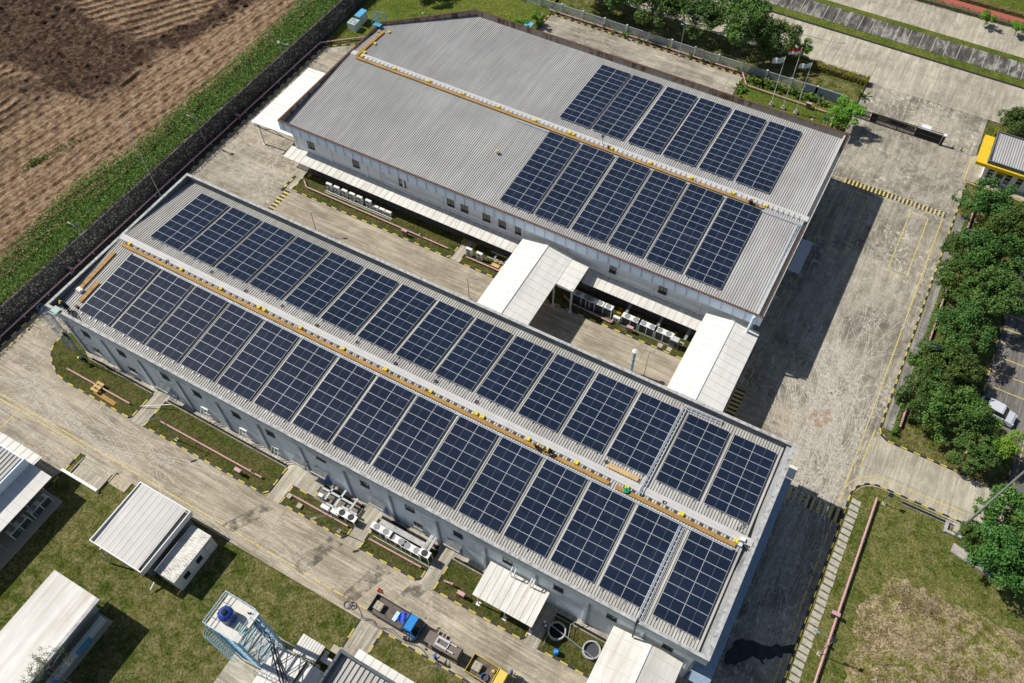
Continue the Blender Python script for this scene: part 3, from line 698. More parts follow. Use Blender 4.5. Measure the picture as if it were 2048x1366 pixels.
def solar_panel(parent, x, y, z, pitch):
    """one framed module, 2.26 x 1.12 m, tilted with the roof"""
    global PANEL_ME
    if PANEL_ME is None:
        mb = MB(); a, b = 1.134, 0.567; f = .019
        mb.box(-a + f, a - f, -b + f, b - f, .0, .03, 0)
        for q in ((-a, a, -b, -b + f), (-a, a, b - f, b), (-a, -a + f, -b + f, b - f), (a - f, a, -b + f, b - f)): mb.box(*q, -.01, .034, 1)
        o = put("solar_panel", mb, [m_panel, m_alu], None, raw=True)
        PANEL_ME = o.data; bpy.data.objects.remove(o)
    o = bpy.data.objects.new("solar_panel", PANEL_ME); COL.objects.link(o); o.parent = parent
    o.location = (x, y, z); o.rotation_euler = (pitch, 0, 0); return o
PANEL_ME = None
def solar_array(x0, y0, rows, zf, pitch, label, group):
    root = thing("solar_array", label, "solar array", (x0, y0, zf(y0)), group)
    dy = 1.146 * math.cos(pitch); L = rows * dy
    for r in range(rows):
        for c in range(2):
            yy = (r + .5) * dy
            solar_panel(root, 1.14 + c * 2.285, yy, zf(y0 + yy) - zf(y0) + .16, pitch)
    mb = MB()
    for c in range(2):
        for u in (.45, 1.85):
            xx = x0 + c * 2.285 + u
            mb.bar((xx, y0 - .28, zf(y0 - .28) + .10), (xx, y0 + L + .12, zf(y0 + L + .12) + .10), .045, .05)
            for r in range(0, rows + 1, 2): mb.box(xx - .04, xx + .04, y0 + r * dy - .05, y0 + r * dy + .05, zf(y0 + r * dy), zf(y0 + r * dy) + .09)
    put("mounting_rail", mb, m_steel, root)
    return root

def yblock(name, label, x, y, z, s=.42):
    mb = MB().box(x - s / 2, x + s / 2, y - s / 2, y + s / 2, z, z + .16, 0)
    for k in (-1, 1): mb.box(x + k * .12 - .03, x + k * .12 + .03, y - s / 2 - .01, y + s / 2 + .01, z + .16, z + .19, 1)
    return single("anchor_block", mb, [plain("bright_yellow_plastic", (.85, .68, .04), .5), m_yel2], label, "roof block", "yellow blocks along the roof walkways")
def coil(x, y, z, r, label): return single("cable_coil", MB().ring((x, y, z), r, .05, .06).ring((x + .05, y - .03, z + .06), r * .85, .05, .05), m_cable, label, "cable coil", "black cable coils on the near roof")

def window_part(parent, x, z, y, w=.95, h=1.05, open_=False, face=-1):
    """window on a wall facing -Y at plane y"""
    f = put("window", MB().box(x - w / 2, x + w / 2, y - .03, y + .03, z - h / 2, z + h / 2), m_glass, parent)
    fr = MB(); t = .05
    for q in ((x - w / 2 - t, x + w / 2 + t, z + h / 2, z + h / 2 + t), (x - w / 2 - t, x + w / 2 + t, z - h / 2 - t, z - h / 2), (x - w / 2 - t, x - w / 2, z - h / 2, z + h / 2), (x + w / 2, x + w / 2 + t, z - h / 2, z + h / 2), (x - .02, x + .02, z - h / 2, z + h / 2)):
        fr.box(q[0], q[1], y - .07, y + .03, q[2], q[3])
    put("frame", fr, m_dgrey if not open_ else m_white, f)
    put("sill", MB().box(x - w / 2 - .1, x + w / 2 + .1, y - .16, y + .02, z - h / 2 - .13, z - h / 2 - .055), m_coping, f)
    if open_:
        sm = MB(); p = lambda u, v: (x - w / 2 + u * w, y - .10 - (1 - v) * .55, z - h / 2 + v * h)
        for a, b in (((0, 0), (1, 0)), ((1, 0), (1, 1)), ((1, 1), (0, 1)), ((0, 1), (0, 0)), ((.5, 0), (.5, 1))): sm.bar(p(*a), p(*b), .06)
        put("sash", sm, m_white, f)
    return f

# ---------------------------------------------------------------- near hall (A)
AX0, AX1, AY0, AY1, AH = -76.25, 5.45, 24.78, 49.1, 9.05
AYC, AEZ = 36.95, 8.02
zA = lambda y: AH - 0.03 - (AH - AEZ) * abs(y - AYC) / 12.1
pA = math.atan((AH - AEZ) / 12.1)
hallA = thing("industrial_hall", "long near hall with grey ribbed roof carrying two rows of dark solar arrays", "factory hall", (-35.4, 36.9, 0))
ins = .55
mb = MB(); x0, x1, y0, y1 = -75.4, 4.6, 25.12, 48.7
for a in ((x0, x1, y0, y0 + .25), (x0, x1, y1 - .25, y1), (x0, x0 + .25, y0 + .25, y1 - .25), (x1 - .25, x1, y0 + .25, y1 - .25)): mb.box(*a, 0, 7.8)
put("wall", mb, m_wallA, hallA)
# parapet box: outer cladding standing a little proud of the wall below
mb = MB(); t = .28; zb = 7.35
for a in ((AX0, AX1, AY0, AY0 + t), (AX0, AX1, AY1 - t, AY1), (AX0, AX0 + t, AY0 + t, AY1 - t), (AX1 - t, AX1, AY0 + t, AY1 - t)): mb.box(*a, zb, AH - .08)
put("parapet", mb, [facade("grey_blue_parapet", (.47, .54, .58), (.29, .33, .35), .7)], hallA)
put("parapet_lining", MB().box(AX0 + t, AX1 - t, AY1 - t - .03, AY1 - t - .002, 7.95, AH - .09).box(AX0 + t + .002, AX0 + t + .03, AY0 + t, AY1 - t - .03, 7.95, AH - .09), m_copedark, hallA)  # inner faces coloured dark slate to paint in their shade
mb = MB()
for a in ((AX0 - .04, AX1 + .04, AY0 - .04, AY0 + t + .03), (AX0 - .04, AX1 + .04, AY1 - t - .03, AY1 + .04), (AX0 - .04, AX0 + t + .03, AY0 + t + .03, AY1 - t - .03), (AX1 - t - .18, AX1 + .04, AY0 + t + .03, AY1 - t - .03)): mb.box(*a, AH - .08, AH)
put("coping", mb, m_copew, hallA)
rx0, rx1 = AX0 + t + .02, AX1 - t - .1
mbs = corrugated(rx0, rx1 - .5, AY0 + t, AYC, AEZ, AH - .03, .30, .06)
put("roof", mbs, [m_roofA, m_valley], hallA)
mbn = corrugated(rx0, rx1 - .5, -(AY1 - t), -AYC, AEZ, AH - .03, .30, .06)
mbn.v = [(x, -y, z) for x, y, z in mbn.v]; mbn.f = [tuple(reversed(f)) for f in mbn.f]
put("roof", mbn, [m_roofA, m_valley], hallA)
put("gutter", MB().box(rx1 - .52, rx1 + .1, AY0 + t, AY1 - t, 8.55, 8.62), plain("stained_gutter", (.33, .33, .32), .8, var=.35, scale=1.2, stretch=(1, .3, 1)), hallA)
put("ridge_cap", MB().hexa([(rx0, AYC - .42, AH - .03), (rx1, AYC - .42, AH - .03), (rx1, AYC + .42, AH - .03), (rx0, AYC + .42, AH - .03)],
    [(rx0, AYC - .38, AH + .055), (rx1, AYC - .38, AH + .055), (rx1, AYC + .38, AH + .055), (rx0, AYC + .38, AH + .055)]).box(rx0, rx1, AYC - .07, AYC + .07, AH + .055, AH + .10), m_ridge, hallA)
for k in range(15):
    x = -75.1 + k * 5.72
    if k == 14: x = 4.2
    pl = put("pilaster", MB().box(x - .16, x + .16, 24.95, 25.12, 0, 7.35), m_wallA, hallA)
    put("downpipe", MB().cyl((x + .34, 25.0, 0), (x + .34, 25.0, 7.35), .07), m_grey, hallA)
WA = [-72.0, -66.4, -59.75, -55.05, -49.45, -44.7, -32.3, -26.7, -20.9, -15.2, -9.55, -3.85, 1.87]
for x in WA: window_part(hallA, x, 5.9, 25.1)
window_part(hallA, -37.8, 6.25, 25.1, 1.1, .22)
for x, z, op in ((-72.3, 2.1, 0), (-66.5, 2.1, 0), (-60.0, 1.75, 1), (-55.3, 1.75, 1), (-49.6, 1.75, 1), (-45.1, 1.6, 1), (-26.1, 2.1, 0)): window_part(hallA, x, z, 25.1, .95, 1.15, bool(op))
for x in (-60.9, -41.2, -38.5, -30.9, -21.5):
    d = put("door", MB().box(x - .6, x + .75, 25.04, 25.13, .03, 2.3), m_blue, hallA)
    put("handle", MB().cyl((x + .55, 25.0, 1.1), (x + .55, 25.0, 1.3), .02), m_steel, d)
    dc = put("door_canopy", MB().hexa([(x - .9, 24.4, 2.9), (x + .95, 24.4, 2.9), (x + .95, 25.12, 3.0), (x - .9, 25.12, 3.0)], [(x - .9, 24.4, 3.0), (x + .95, 24.4, 3.0), (x + .95, 25.12, 3.1), (x - .9, 25.12, 3.1)]), plain("mossy_canopy_top", (.13, .14, .14), .9, var=.3), hallA)
    put("canopy_edge", MB().box(x - .95, x + 1.0, 24.3, 24.4, 2.78, 3.06), m_coping, dc)
# arrays
for k in range(15):
    x = -72.85 + 5.135 * k if k < 14 else -0.60
    solar_array(x, 26.35, 8, lambda y: zA(y) + .06, pA, f"{ORD[k]} solar array from the caged ladder in the near hall's south row", "solar arrays on the near hall")
for k in range(15):
    x = -72.85 + 5.135 * k if k < 13 else (-5.75 if k == 13 else -0.62)
    solar_array(x, 38.55, 8, lambda y: zA(y) + .06, -pA, f"{ORD[k]} solar array from the stone wall in the near hall's north row", "solar arrays on the near hall")
# walkways: boards clamped over the ribs beside the ridge
def boards(x0, x1, y0, y1, zf, label, along='x', mat=None, name="roof_walkway"):
    z = lambda y: zf(y) + .13
    t_ = thing(name, label, "walkway", (x0, y0, zf(y0)))
    n = max(1, int(abs(x1 - x0 if along == 'x' else y1 - y0) / 1.9)); L = ((x1 - x0) if along == 'x' else (y1 - y0)) / n
    for k in range(n):
        dz = random.uniform(0, .012)
        xa, xb, ya, yb = (x0 + k * L, x0 + (k + 1) * L - .015, y0, y1) if along == 'x' else (x0, x1, y0 + k * L, y0 + (k + 1) * L - .015)
        mb = MB().hexa([(xa, ya, z(ya)), (xb, ya, z(ya)), (xb, yb, z(yb)), (xa, yb, z(yb))], [(xa, ya, z(ya) + .05 + dz), (xb, ya, z(ya) + .05 + dz), (xb, yb, z(yb) + .05 + dz), (xa, yb, z(yb) + .05 + dz)])
        put("board", mb, mat or m_orange, t_)
    return t_
zAr = lambda y: zA(y) + .06
wkA = boards(-75.0, -9.6, 35.74, 36.14, zAr, "long orange board walkway beside the ridge of the near hall roof")
boards(-8.9, 3.7, 35.74, 36.14, zAr, "short orange board walkway at the road end of the near hall ridge")
boards(-75.2, -74.7, 28.2, 34.6, zAr, "narrow orange plank strip lying along the west edge of the near hall roof", 'y')
boards(-73.9, -73.4, 27.3, 30.4, zAr, "short pale orange plank lying beside the first solar array", 'y')
boards(-10.6, -7.2, 37.45, 37.95, zAr, "loose pale board lying north of the ridge below a solar array", 'x', m_ply, "loose_board")
yA = [-74.17, -65.9, -59.9, -54.3, -53.5, -48.34, -42.42, -36.77, -30.96, -25.3, -24.5, -19.06, -13.5, -7.87, -2.0, 3.6]
for k, x in enumerate(yA): yblock("b", f"{ORD[k]} yellow block from the west along the near hall ridge walkway", x, 36.42, zAr(36.42) + .02)
# dark clamps under the walkway, one per rib group
for k in range(88):
    x = -74.7 + k * .9
    if -9.4 < x < -8.9: continue
    put("clamp", MB().box(x - .14, x + .14, 36.22, 36.52, zAr(36.4), zAr(36.4) + .05), m_dgrey, wkA)
def tray(pts, wd, label, rungs=.55, cat="cable tray"):
    mb = MB(); P = [Vector(p) for p in pts]
    for a, b in zip(P[:-1], P[1:]):
        u = (b - a).normalized(); n_ = Vector((-u.y, u.x, 0)).normalized() * wd / 2
        for s in (-1, 1): mb.bar(a + n_ * s, b + n_ * s, .06, .10)
        L = (b - a).length; t = .2
        while t < L: mb.bar(a + u * t - n_ * 1.25, a + u * t + n_ * 1.25, .05, .05); t += rungs
        mb.bar(a + n_ * .3 + Vector((0, 0, .02)), b + n_ * .3 + Vector((0, 0, .02)), wd * .35, .03, 1)
    return single("cable_tray", mb, [plain("bright_galvanised", (.62, .67, .72), .4, .5, .2, var=.1), m_steel], label, cat)
tray([(-72.6, 35.42, zAr(35.4) + .15), (3.6, 35.42, zAr(35.4) + .15)], .14, "thin galvanised cable tray running along the near hall ridge walkway", .95)
tray([(-1.55, 25.2, zAr(25.3) + .2), (-1.55, 35.2, zAr(35.2) + .2)], .42, "ladder type cable tray between the last two southern arrays on the near roof")
tray([(-6.45, 36.3, zAr(36.4) + .22), (-6.45, 48.2, zAr(48.2) + .2), (-2.3, 48.35, zAr(48.2) + .25)], .42, "ladder type cable tray between northern arrays on the near roof")
single("cable_riser", MB().tube([(-1.55, 25.3, 8.5), (-1.55, 24.9, 9.2), (-1.5, 24.6, 8.8), (-1.4, 24.5, 5.5)], .10, 6), m_cable, "black cable bundle hanging over the parapet above the white porch", "cable")
for k, (x, y) in enumerate([(-68.3, 36.6), (-62.6, 37.9), (-57.2, 37.6), (-67.7, 35.15), (-62.4, 35.15), (-57.0, 35.15), (-51.8, 35.15), (-46.8, 35.15), (-41.7, 35.1), (-36.4, 35.1), (-31.4, 35.1), (-26.2, 35.1), (-52.1, 37.9), (-46.9, 37.6), (-41.6, 37.9), (-36.3, 37.6), (-31.2, 37.8), (-26, 37.7), (-10.9, 38.0), (-4.0, 36.75), (-8.9, 35.2), (-3.3, 35.25), (2.6, 35.25), (-72.0, 26.9)]):
    coil(x, y, zAr(y) + .01, .2, f"{ORD[k]} black cable coil on the near hall roof, {'south' if y < 36 else 'north'} of the walkway")
cb = MB()
for k in range(9): cb.ring((3.6 + .25 * math.sin(k * 2.1), 38.0 + .3 * k - .9, zAr(38) + .02), .16, .03, .03, 10)
single("loose_cables", cb, m_cable, "tangle of loose black cable ends at the road end corner of the near roof", "cable")
ib = thing("junction_boxes", "grey and white junction boxes standing at the road end of the near ridge", "junction box", (4.1, 36.7, zAr(36.6)))
put("box", MB().box(3.85, 4.25, 36.0, 36.35, zAr(36.2), zAr(36.2) + .35), plain("pale_box", (.6, .66, .7)), ib)
put("box", MB().box(3.9, 4.35, 36.6, 37.0, zAr(36.6), zAr(36.6) + .3), m_white, ib)
put("stand", MB().bar((4.0, 36.3, 9.3), (4.1, 36.7, 9.3), .08).bar((4.3, 36.4, 9.1), (4.8, 36.2, 9.1), .12), m_dgrey, ib)
single("hose_reel", MB().ring((-7.75, 36.0, 9.22), .28, .2, .2), m_green, "green coiled hose in the gap of the near ridge walkway", "hose")
single("sack", MB().hexa([(-75.3, 28.3, 8.5), (-74.4, 28.2, 8.5), (-74.3, 28.8, 8.5), (-75.2, 28.9, 8.5)], [(-75.2, 28.4, 8.75), (-74.5, 28.3, 8.72), (-74.4, 28.7, 8.7), (-75.1, 28.8, 8.75)]), m_white, "white sack lying on the west edge planks of the near roof", "sack")
single("tool_bag", MB().hexa([(-73.75, 26.5, 8.3), (-73.3, 26.4, 8.3), (-73.2, 26.75, 8.3), (-73.6, 26.85, 8.3)], [(-73.7, 26.52, 8.55), (-73.35, 26.45, 8.5), (-73.28, 26.7, 8.5), (-73.6, 26.78, 8.55)]), m_brown, "dark brown tool bag beside the south corner of the first array", "bag")

# ---------------------------------------------------------------- far hall (B)
BX0, BX1, BY0, BY1, BH = -72.6, -3.15, 63.12, 97.7, 8.7
BYC, BEZ, BRZ = 80.3, 7.75, 8.55
zB = lambda y: BRZ - (BRZ - BEZ) * abs(y - BYC) / 17.1
pB = math.atan((BRZ - BEZ) / 17.1)
CHX, CHY = -61.4, 88.0        # chamfered corner
chy = lambda x: BY1 - .25 if x > CHX else CHY + (BY1 - CHY) * (x - BX0) / (CHX - BX0) - .3
hallB = thing("industrial_hall", "big far hall with chamfered corner, rusty parapet and solar arrays on its road half", "factory hall", (-38, 80, 0))
out = [(BX0, BY0), (BX1, BY0), (BX1, BY1), (CHX, BY1), (BX0, CHY)]
def ringwall(poly, th, z0, z1, skip=()):
    mb = MB(); n = len(poly); P = [Vector((*p, 0)) for p in poly]; off = []
    for i in range(n):
        d0 = (P[i] - P[i - 1]).normalized(); d1 = (P[(i + 1) % n] - P[i]).normalized()
        n0 = Vector((-d0.y, d0.x, 0)); n1 = Vector((-d1.y, d1.x, 0)); m_ = (n0 + n1).normalized(); off.append(P[i] + m_ * th / max(.3, m_.dot(n0)))
    for i in range(n):
        if i in skip: continue
        j = (i + 1) % n; q = (P[i], P[j], off[j], off[i])
        mb.hexa([(v.x, v.y, z0) for v in q], [(v.x, v.y, z1) for v in q])
    return mb
wallp = [(-71.6, 64.15), (-4.1, 64.15), (-4.1, 96.8), (-61.0, 96.8), (-71.6, 87.6)]
put("wall", ringwall(wallp, .25, 0, 7.6), m_wallB, hallB)
put("parapet", ringwall(out, .16, 7.1, BH - .06, skip=(1,)), m_fascB, hallB)
put("parapet_lining", ringwall([(BX0 + .17, BY0 + .17), (BX1 - .17, BY0 + .17), (BX1 - .17, BY1 - .17), (CHX + .07, BY1 - .17), (BX0 + .17, CHY - .07)], .07, 7.6, BH - .065, skip=(0, 1)), m_rustclad, hallB)
put("coping", ringwall([(BX0 - .03, BY0 - .03), (BX1 + .03, BY0 - .03), (BX1 + .03, BY1 + .03), (CHX - .02, BY1 + .03), (BX0 - .03, CHY + .02)], .26, BH - .058, BH, skip=(1,)), m_rust, hallB)
eb = MB(); eb.box(BX1 - .5, BX1, BY0 + .3, BY1 - .3, 7.0, 7.7); eb.box(BX1 - .10, BX1 + .02, BY0 + .3, BY1 - .3, 7.7, 8.62)
put("east_fascia", eb, m_coping, hallB)
put("rust_strip", MB().box(BX1 - .24, BX1 - .102, BY0 + .4, 79, 8.35, 8.66).box(BX1 - .3, BX1 - .102, 94.5, BY1 - .3, 8.1, 8.68), m_rust, hallB)
put("soffit", ringwall(out, 1.4, 7.04, 7.09), m_fascB, hallB)
seams = MB()
for k in range(48):
    x = BX0 + .75 + k * 1.45
    if x < BX1: seams.box(x - .02, x + .02, BY0 - .02, BY0, 7.1, BH - .06)
put("cladding_joints", seams, m_grey, hallB)
mb = corrugated(BX0 + .28, BX1 - .75, BY0 + .26, BYC, BEZ, BRZ, .30, .06)
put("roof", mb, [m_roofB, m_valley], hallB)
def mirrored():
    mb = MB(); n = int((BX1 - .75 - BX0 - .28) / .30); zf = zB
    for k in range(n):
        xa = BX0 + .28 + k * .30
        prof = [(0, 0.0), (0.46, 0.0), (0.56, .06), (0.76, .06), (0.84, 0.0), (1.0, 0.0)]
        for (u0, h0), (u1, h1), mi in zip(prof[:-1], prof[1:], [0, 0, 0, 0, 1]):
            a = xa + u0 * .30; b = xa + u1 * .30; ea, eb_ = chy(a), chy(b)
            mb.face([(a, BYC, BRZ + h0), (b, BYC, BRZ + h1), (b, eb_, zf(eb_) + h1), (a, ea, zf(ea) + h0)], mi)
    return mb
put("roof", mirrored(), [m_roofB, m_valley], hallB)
put("gutter", MB().box(BX1 - .78, BX1 - .1, BY0 + .3, BY1 - .3, 7.72, 7.78).box(BX1 - .8, BX1 - .6, BY0 + .3, BY1 - .3, 7.78, 8.52), m_ridge, hallB)
put("ridge_cap", MB().hexa([(BX0 + .3, BYC - .45, BRZ), (BX1 - .2, BYC - .45, BRZ), (BX1 - .2, BYC + .45, BRZ), (BX0 + .3, BYC + .45, BRZ)],
    [(BX0 + .3, BYC - .4, BRZ + .075), (BX1 - .2, BYC - .4, BRZ + .075), (BX1 - .2, BYC + .4, BRZ + .075), (BX0 + .3, BYC + .4, BRZ + .075)]), m_ridge, hallB)
for k in range(12):
    x = -71.35 + k * 6.08
    put("pilaster", MB().box(x - .14, x + .14, 64.0, 64.15, 0, 7.05), m_wallB, hallB)
for x in (-68.56, -60.94, -53.33, -45.72, -43.6, -40.24, -37.9, -35.44, -22.2, -15.4): window_part(hallB, x, 5.2, 64.12, .95, 1.25)
for x in (-67.2, -42.5, -21.0, -12.5):
    put("door", MB().box(x - 1.1, x + 1.1, 64.05, 64.16, 0.05, 2.6), m_dgrey, hallB)
zBr = lambda y: zB(y) + .06
for k, x in enumerate((-38.85, -33.8, -28.65, -23.6, -18.55, -13.5)):
    solar_array(x, 65.2, 12, lambda y: zB(y) + .06, pB, f"{ORD[k]} solar array from the west in the far hall's south row", "solar arrays on the far hall")
for k, x in enumerate((-39.05, -34.1, -28.8, -23.8, -18.7, -13.7)):
    solar_array(x, 82.1, 12, lambda y: zB(y) + .06, -pB, f"{ORD[k]} solar array from the west in the far hall's north row", "solar arrays on the far hall")
wkB = boards(-71.0, -8.9, 79.2, 79.58, zBr, "long orange board walkway beside the ridge of the far hall roof")
boards(-71.3, -70.8, 79.7, 86.6, zBr, "short orange board walkway leading from the far ridge to the blue ladder head", 'y')
boards(-71.9, -71.35, 86.1, 86.6, zBr, "orange landing board in front of the blue ladder head", 'x')
yB = [(-70.3, 87.0), (-70.4, 83.5), (-70.5, 80.95), (-70.3, 79.95), (-64.5, 79.95), (-58.7, 79.95), (-53.05, 79.95), (-47.34, 79.95), (-41.6, 79.95), (-36.4, 79.95), (-35.8, 79.95), (-30.1, 79.95), (-24.5, 79.95), (-18.8, 79.95), (-13.1, 79.95), (-8.7, 79.95)]
for k, (x, y) in enumerate(yB): yblock("b", f"{ORD[k]} yellow block from the ladder head along the far hall walkway", x, y, zBr(y) + .05)
for k in range(96):
    x = -70.0 + k * .69
    put("clamp", MB().box(x - .05, x + .05, 79.82, 80.3, BRZ + .09, BRZ + .14).box(x - .08, x + .08, 79.66, 79.82, BRZ + .06, BRZ + .12), m_grey, wkB)
tray([(-44, 78.85, zBr(78.9) + .12), (-3.7, 78.85, zBr(78.9) + .12)], .16, "thin galvanised cable tray south of the far hall ridge walkway", 1.1)
tray([(-4.15, 63.6, 8.2), (-4.15, 78.7, 8.65)], .3, "ladder type cable tray down the road edge of the far hall roof", .9)
single("cable_duct", MB().tube([(-4.1, 63.5, 8.3), (-4.1, 62.95, 8.5), (-4.15, 62.8, 7.2), (-4.3, 62.75, 5.4)], .16, 8), m_fascB, "pale duct dropping over the fascia corner of the far hall", "duct")
vt = thing("roof_vent", "small round cream vent standing alone beside the first southern array of the far roof", "vent", (-43.2, 72.3, zBr(72.3)))
put("vent_pipe", MB().cyl((-43.2, 72.3, zBr(72.3)), (-43.2, 72.3, zBr(72.3) + .35), .16, n=10), m_coping, vt)
put("vent_cap", MB().cyl((-43.2, 72.3, zBr(72.3) + .35), (-43.2, 72.3, zBr(72.3) + .5), .28, .2, n=12), m_ply, vt)
lh = thing("roof_ladder", "blue ladder head with hoops and step over the chamfered corner of the far roof", "ladder", (-72.5, 87.2, 7.6))
mb = MB()
for z in (9.0, 9.5, 10.0): mb.tube([(-73.4, 87.2, z), (-73.4, 88.5, z), (-71.9, 88.6, z + .1)], .035)
for p in ((-73.4, 87.2), (-73.4, 88.5), (-71.9, 88.6), (-72.0, 87.2)): mb.cyl((*p, 7.6), (*p, 10.0), .035)
put("hoop", mb, m_sky, lh)
put("step", MB().box(-73.1, -71.9, 86.9, 87.6, 8.75, 8.82).box(-72.7, -71.9, 86.7, 87.2, 8.25, 8.32), m_sky, lh)
put("rail", MB().cyl((-73.3, 87.9, 0), (-73.3, 87.9, 9.4), .04).cyl((-72.8, 88.3, 0), (-72.8, 88.3, 9.4), .04), m_sky, lh)
ant = thing("roof_camera", "small dark floodlight on a thin stand at the ridge between the far arrays", "floodlight", (-31.6, 80.1, BRZ))
put("stand", MB().cyl((-31.6, 80.2, BRZ), (-31.6, 80.2, BRZ + 1.3), .035).cyl((-30.6, 79.9, BRZ), (-30.6, 79.9, BRZ + .4), .16), m_dgrey, ant)
put("lamp_head", MB().box(-31.75, -31.45, 80.05, 80.3, BRZ + 1.3, BRZ + 1.55), m_dgrey, ant)

# ---------------------------------------------------------------- canopies and covered ways
def sheetroof(name, parent, x0, x1, y0, y1, zf, mat, th=.08, seam='y', step=1.0, mats2=None):
    """thin sheet roof with raised seams; zf(x, y) gives the top"""
    mb = MB().hexa([(x, y, zf(x, y) - th) for x, y in ((x0, y0), (x1, y0), (x1, y1), (x0, y1))], [(x, y, zf(x, y)) for x, y in ((x0, y0), (x1, y0), (x1, y1), (x0, y1))], 0)
    a, b = (x0, x1) if seam == 'y' else (y0, y1); k = a + step
    while k < b - .1:
        p, q = ((k, y0), (k, y1)) if seam == 'y' else ((x0, k), (x1, k))
        e = .02
        if seam == 'y': mb.hexa([(k - e, y0, zf(k, y0)), (k + e, y0, zf(k, y0)), (k + e, y1, zf(k, y1)), (k - e, y1, zf(k, y1))], [(k - e, y0, zf(k, y0) + .03), (k + e, y0, zf(k, y0) + .03), (k + e, y1, zf(k, y1) + .03), (k - e, y1, zf(k, y1) + .03)], 1)
        else: mb.hexa([(x0, k - e, zf(x0, k)), (x1, k - e, zf(x1, k)), (x1, k + e, zf(x1, k)), (x0, k + e, zf(x0, k))], [(x0, k - e, zf(x0, k) + .03), (x1, k - e, zf(x1, k) + .03), (x1, k + e, zf(x1, k) + .03), (x0, k + e, zf(x0, k) + .03)], 1)
        k += step
    return put(name, mb, [mat, plain("seam_shade", (.50, .49, .46), .7)], parent)
def posts(parent, pts, z, r=.11, mat=None):
    for x, y in pts: put("post", MB().cyl((x, y, 0), (x, y, z), r).box(x - .22, x + .22, y - .22, y + .22, 0, .12), mat or m_white, parent)
def covered_way(x0, x1, xr, y0, y1, ze, zr, label, ext=None):
    c = thing("covered_walkway", label, "canopy", ((x0 + x1) / 2, (y0 + y1) / 2, 0), "white roofed walkways linking the two halls")
    sheetroof("roof", c, x0, xr, y0, y1, lambda x, y: ze + (zr - ze) * (x - x0) / (xr - x0), m_whiteroof, seam='x', step=1.05)
    sheetroof("roof", c, xr, x1, y0, y1, lambda x, y: zr + (ze - zr) * (x - xr) / (x1 - xr), m_whiteroof, seam='x', step=1.05)
    put("ridge_cap", MB().hexa([(xr - .3, y0, zr - .02), (xr + .3, y0, zr - .02), (xr + .3, y1, zr - .02), (xr - .3, y1, zr - .02)], [(xr - .26, y0, zr + .04), (xr + .26, y0, zr + .04), (xr + .26, y1, zr + .04), (xr - .26, y1, zr + .04)]), m_white, c)
    if ext:
        sheetroof("side_roof", c, x1, ext[0], ext[1], ext[2], lambda x, y: ze - .04 - .08 * (x - x1), m_whiteroof, seam='x', step=1.05)
        put("beam", MB().box(x1, ext[0], ext[1], ext[1] + .12, ze - .5, ze - .25), m_white, c)
    ps = [(x0 + .3, y0 + 2), (x1 - .3, y0 + 2), (x0 + .3, y1 - 3.6), (x1 - .3, y1 - 4.6), (x1 - .3, y1 - .6)] + ([(ext[0] - .3, ext[1] + .3)] if ext else [])
    posts(c, ps, ze - .1)
    return c
covered_way(-34.4, -27.35, -30.95, 50.2, 63.6, 5.0, 5.75, "white gabled covered way with a side wing, between the halls near their middle", (-25.0, 58.9, 63.4))
covered_way(-9.45, -2.85, -6.2, 50.2, 63.55, 5.35, 6.0, "white gabled covered way between the halls at their road end")
cw = thing("wall_canopy", "very long low white awning along the south wall of the far hall, west part", "awning", (-52, 63, 0), "low awnings on the far hall")
sheetroof("roof", cw, -72.35, -34.6, 61.95, 64.12, lambda x, y: 3.15 + .12 * (y - 61.95), m_whiteroofx, step=.95)
put("bracket", MB().bar((-72, 64.1, 2.6), (-72, 62.2, 3.1), .08).bar((-60, 64.1, 2.6), (-60, 62.2, 3.1), .08).bar((-48, 64.1, 2.6), (-48, 62.2, 3.1), .08).bar((-36, 64.1, 2.6), (-36, 62.2, 3.1), .08), m_grey, cw)
cw = thing("wall_canopy", "low white awning on the far hall between the two covered ways", "awning", (-17, 63, 0), "low awnings on the far hall")
sheetroof("roof", cw, -25.2, -9.6, 61.95, 64.12, lambda x, y: 3.15 + .12 * (y - 61.95), m_whiteroofx, step=.95)
put("bracket", MB().bar((-24, 64.1, 2.6), (-24, 62.2, 3.1), .08).bar((-17, 64.1, 2.6), (-17, 62.2, 3.1), .08).bar((-11, 64.1, 2.6), (-11, 62.2, 3.1), .08), m_grey, cw)
cw = thing("side_canopy", "broad white canopy on the west side of the far hall beside the stone wall", "canopy", (-75.6, 71, 0))
sheetroof("roof", cw, -79.4, -71.7, 64.2, 77.9, lambda x, y: 4.75 + .06 * (x + 79.4), m_whiteroof, seam='x', step=1.2)
put("truss", MB().box(-79.3, -71.7, 64.25, 64.35, 4.1, 4.2).bar((-79.2, 64.3, 4.65), (-77.4, 64.3, 4.15), .08).bar((-77.4, 64.3, 4.15), (-75.6, 64.3, 4.8), .08).bar((-75.6, 64.3, 4.8), (-73.6, 64.3, 4.15), .08), m_grey, cw)
posts(cw, [(-79, 65), (-79, 71), (-79, 77.4)], 4.7)
cw = thing("side_canopy", "small grey flat canopy over the shaded road side of the far hall", "canopy", (-2.5, 78.4, 0))
sheetroof("roof", cw, -3.2, -1.75, 75.6, 81.4, lambda x, y: 4.0, plain("grey_canopy_sheet", (.52, .57, .62), .5), seam='x', step=20)
put("beam", MB().box(-4.1, -3.2, 75.7, 75.9, 3.7, 3.9).box(-4.1, -3.2, 81.1, 81.3, 3.7, 3.9), m_grey, cw)
cw = thing("side_canopy", "long blue grey lean-to canopy down the shaded road side of the near hall", "canopy", (5.6, 36, 0))
sheetroof("roof", cw, 4.6, 6.65, 24.0, 48.3, lambda x, y: 3.7 - .12 * (x - 4.6), plain("lean_to_sheet", (.26, .36, .47), .5, var=.12), seam='x', step=.95)  # sheet colour carries the blue of the hall's shade
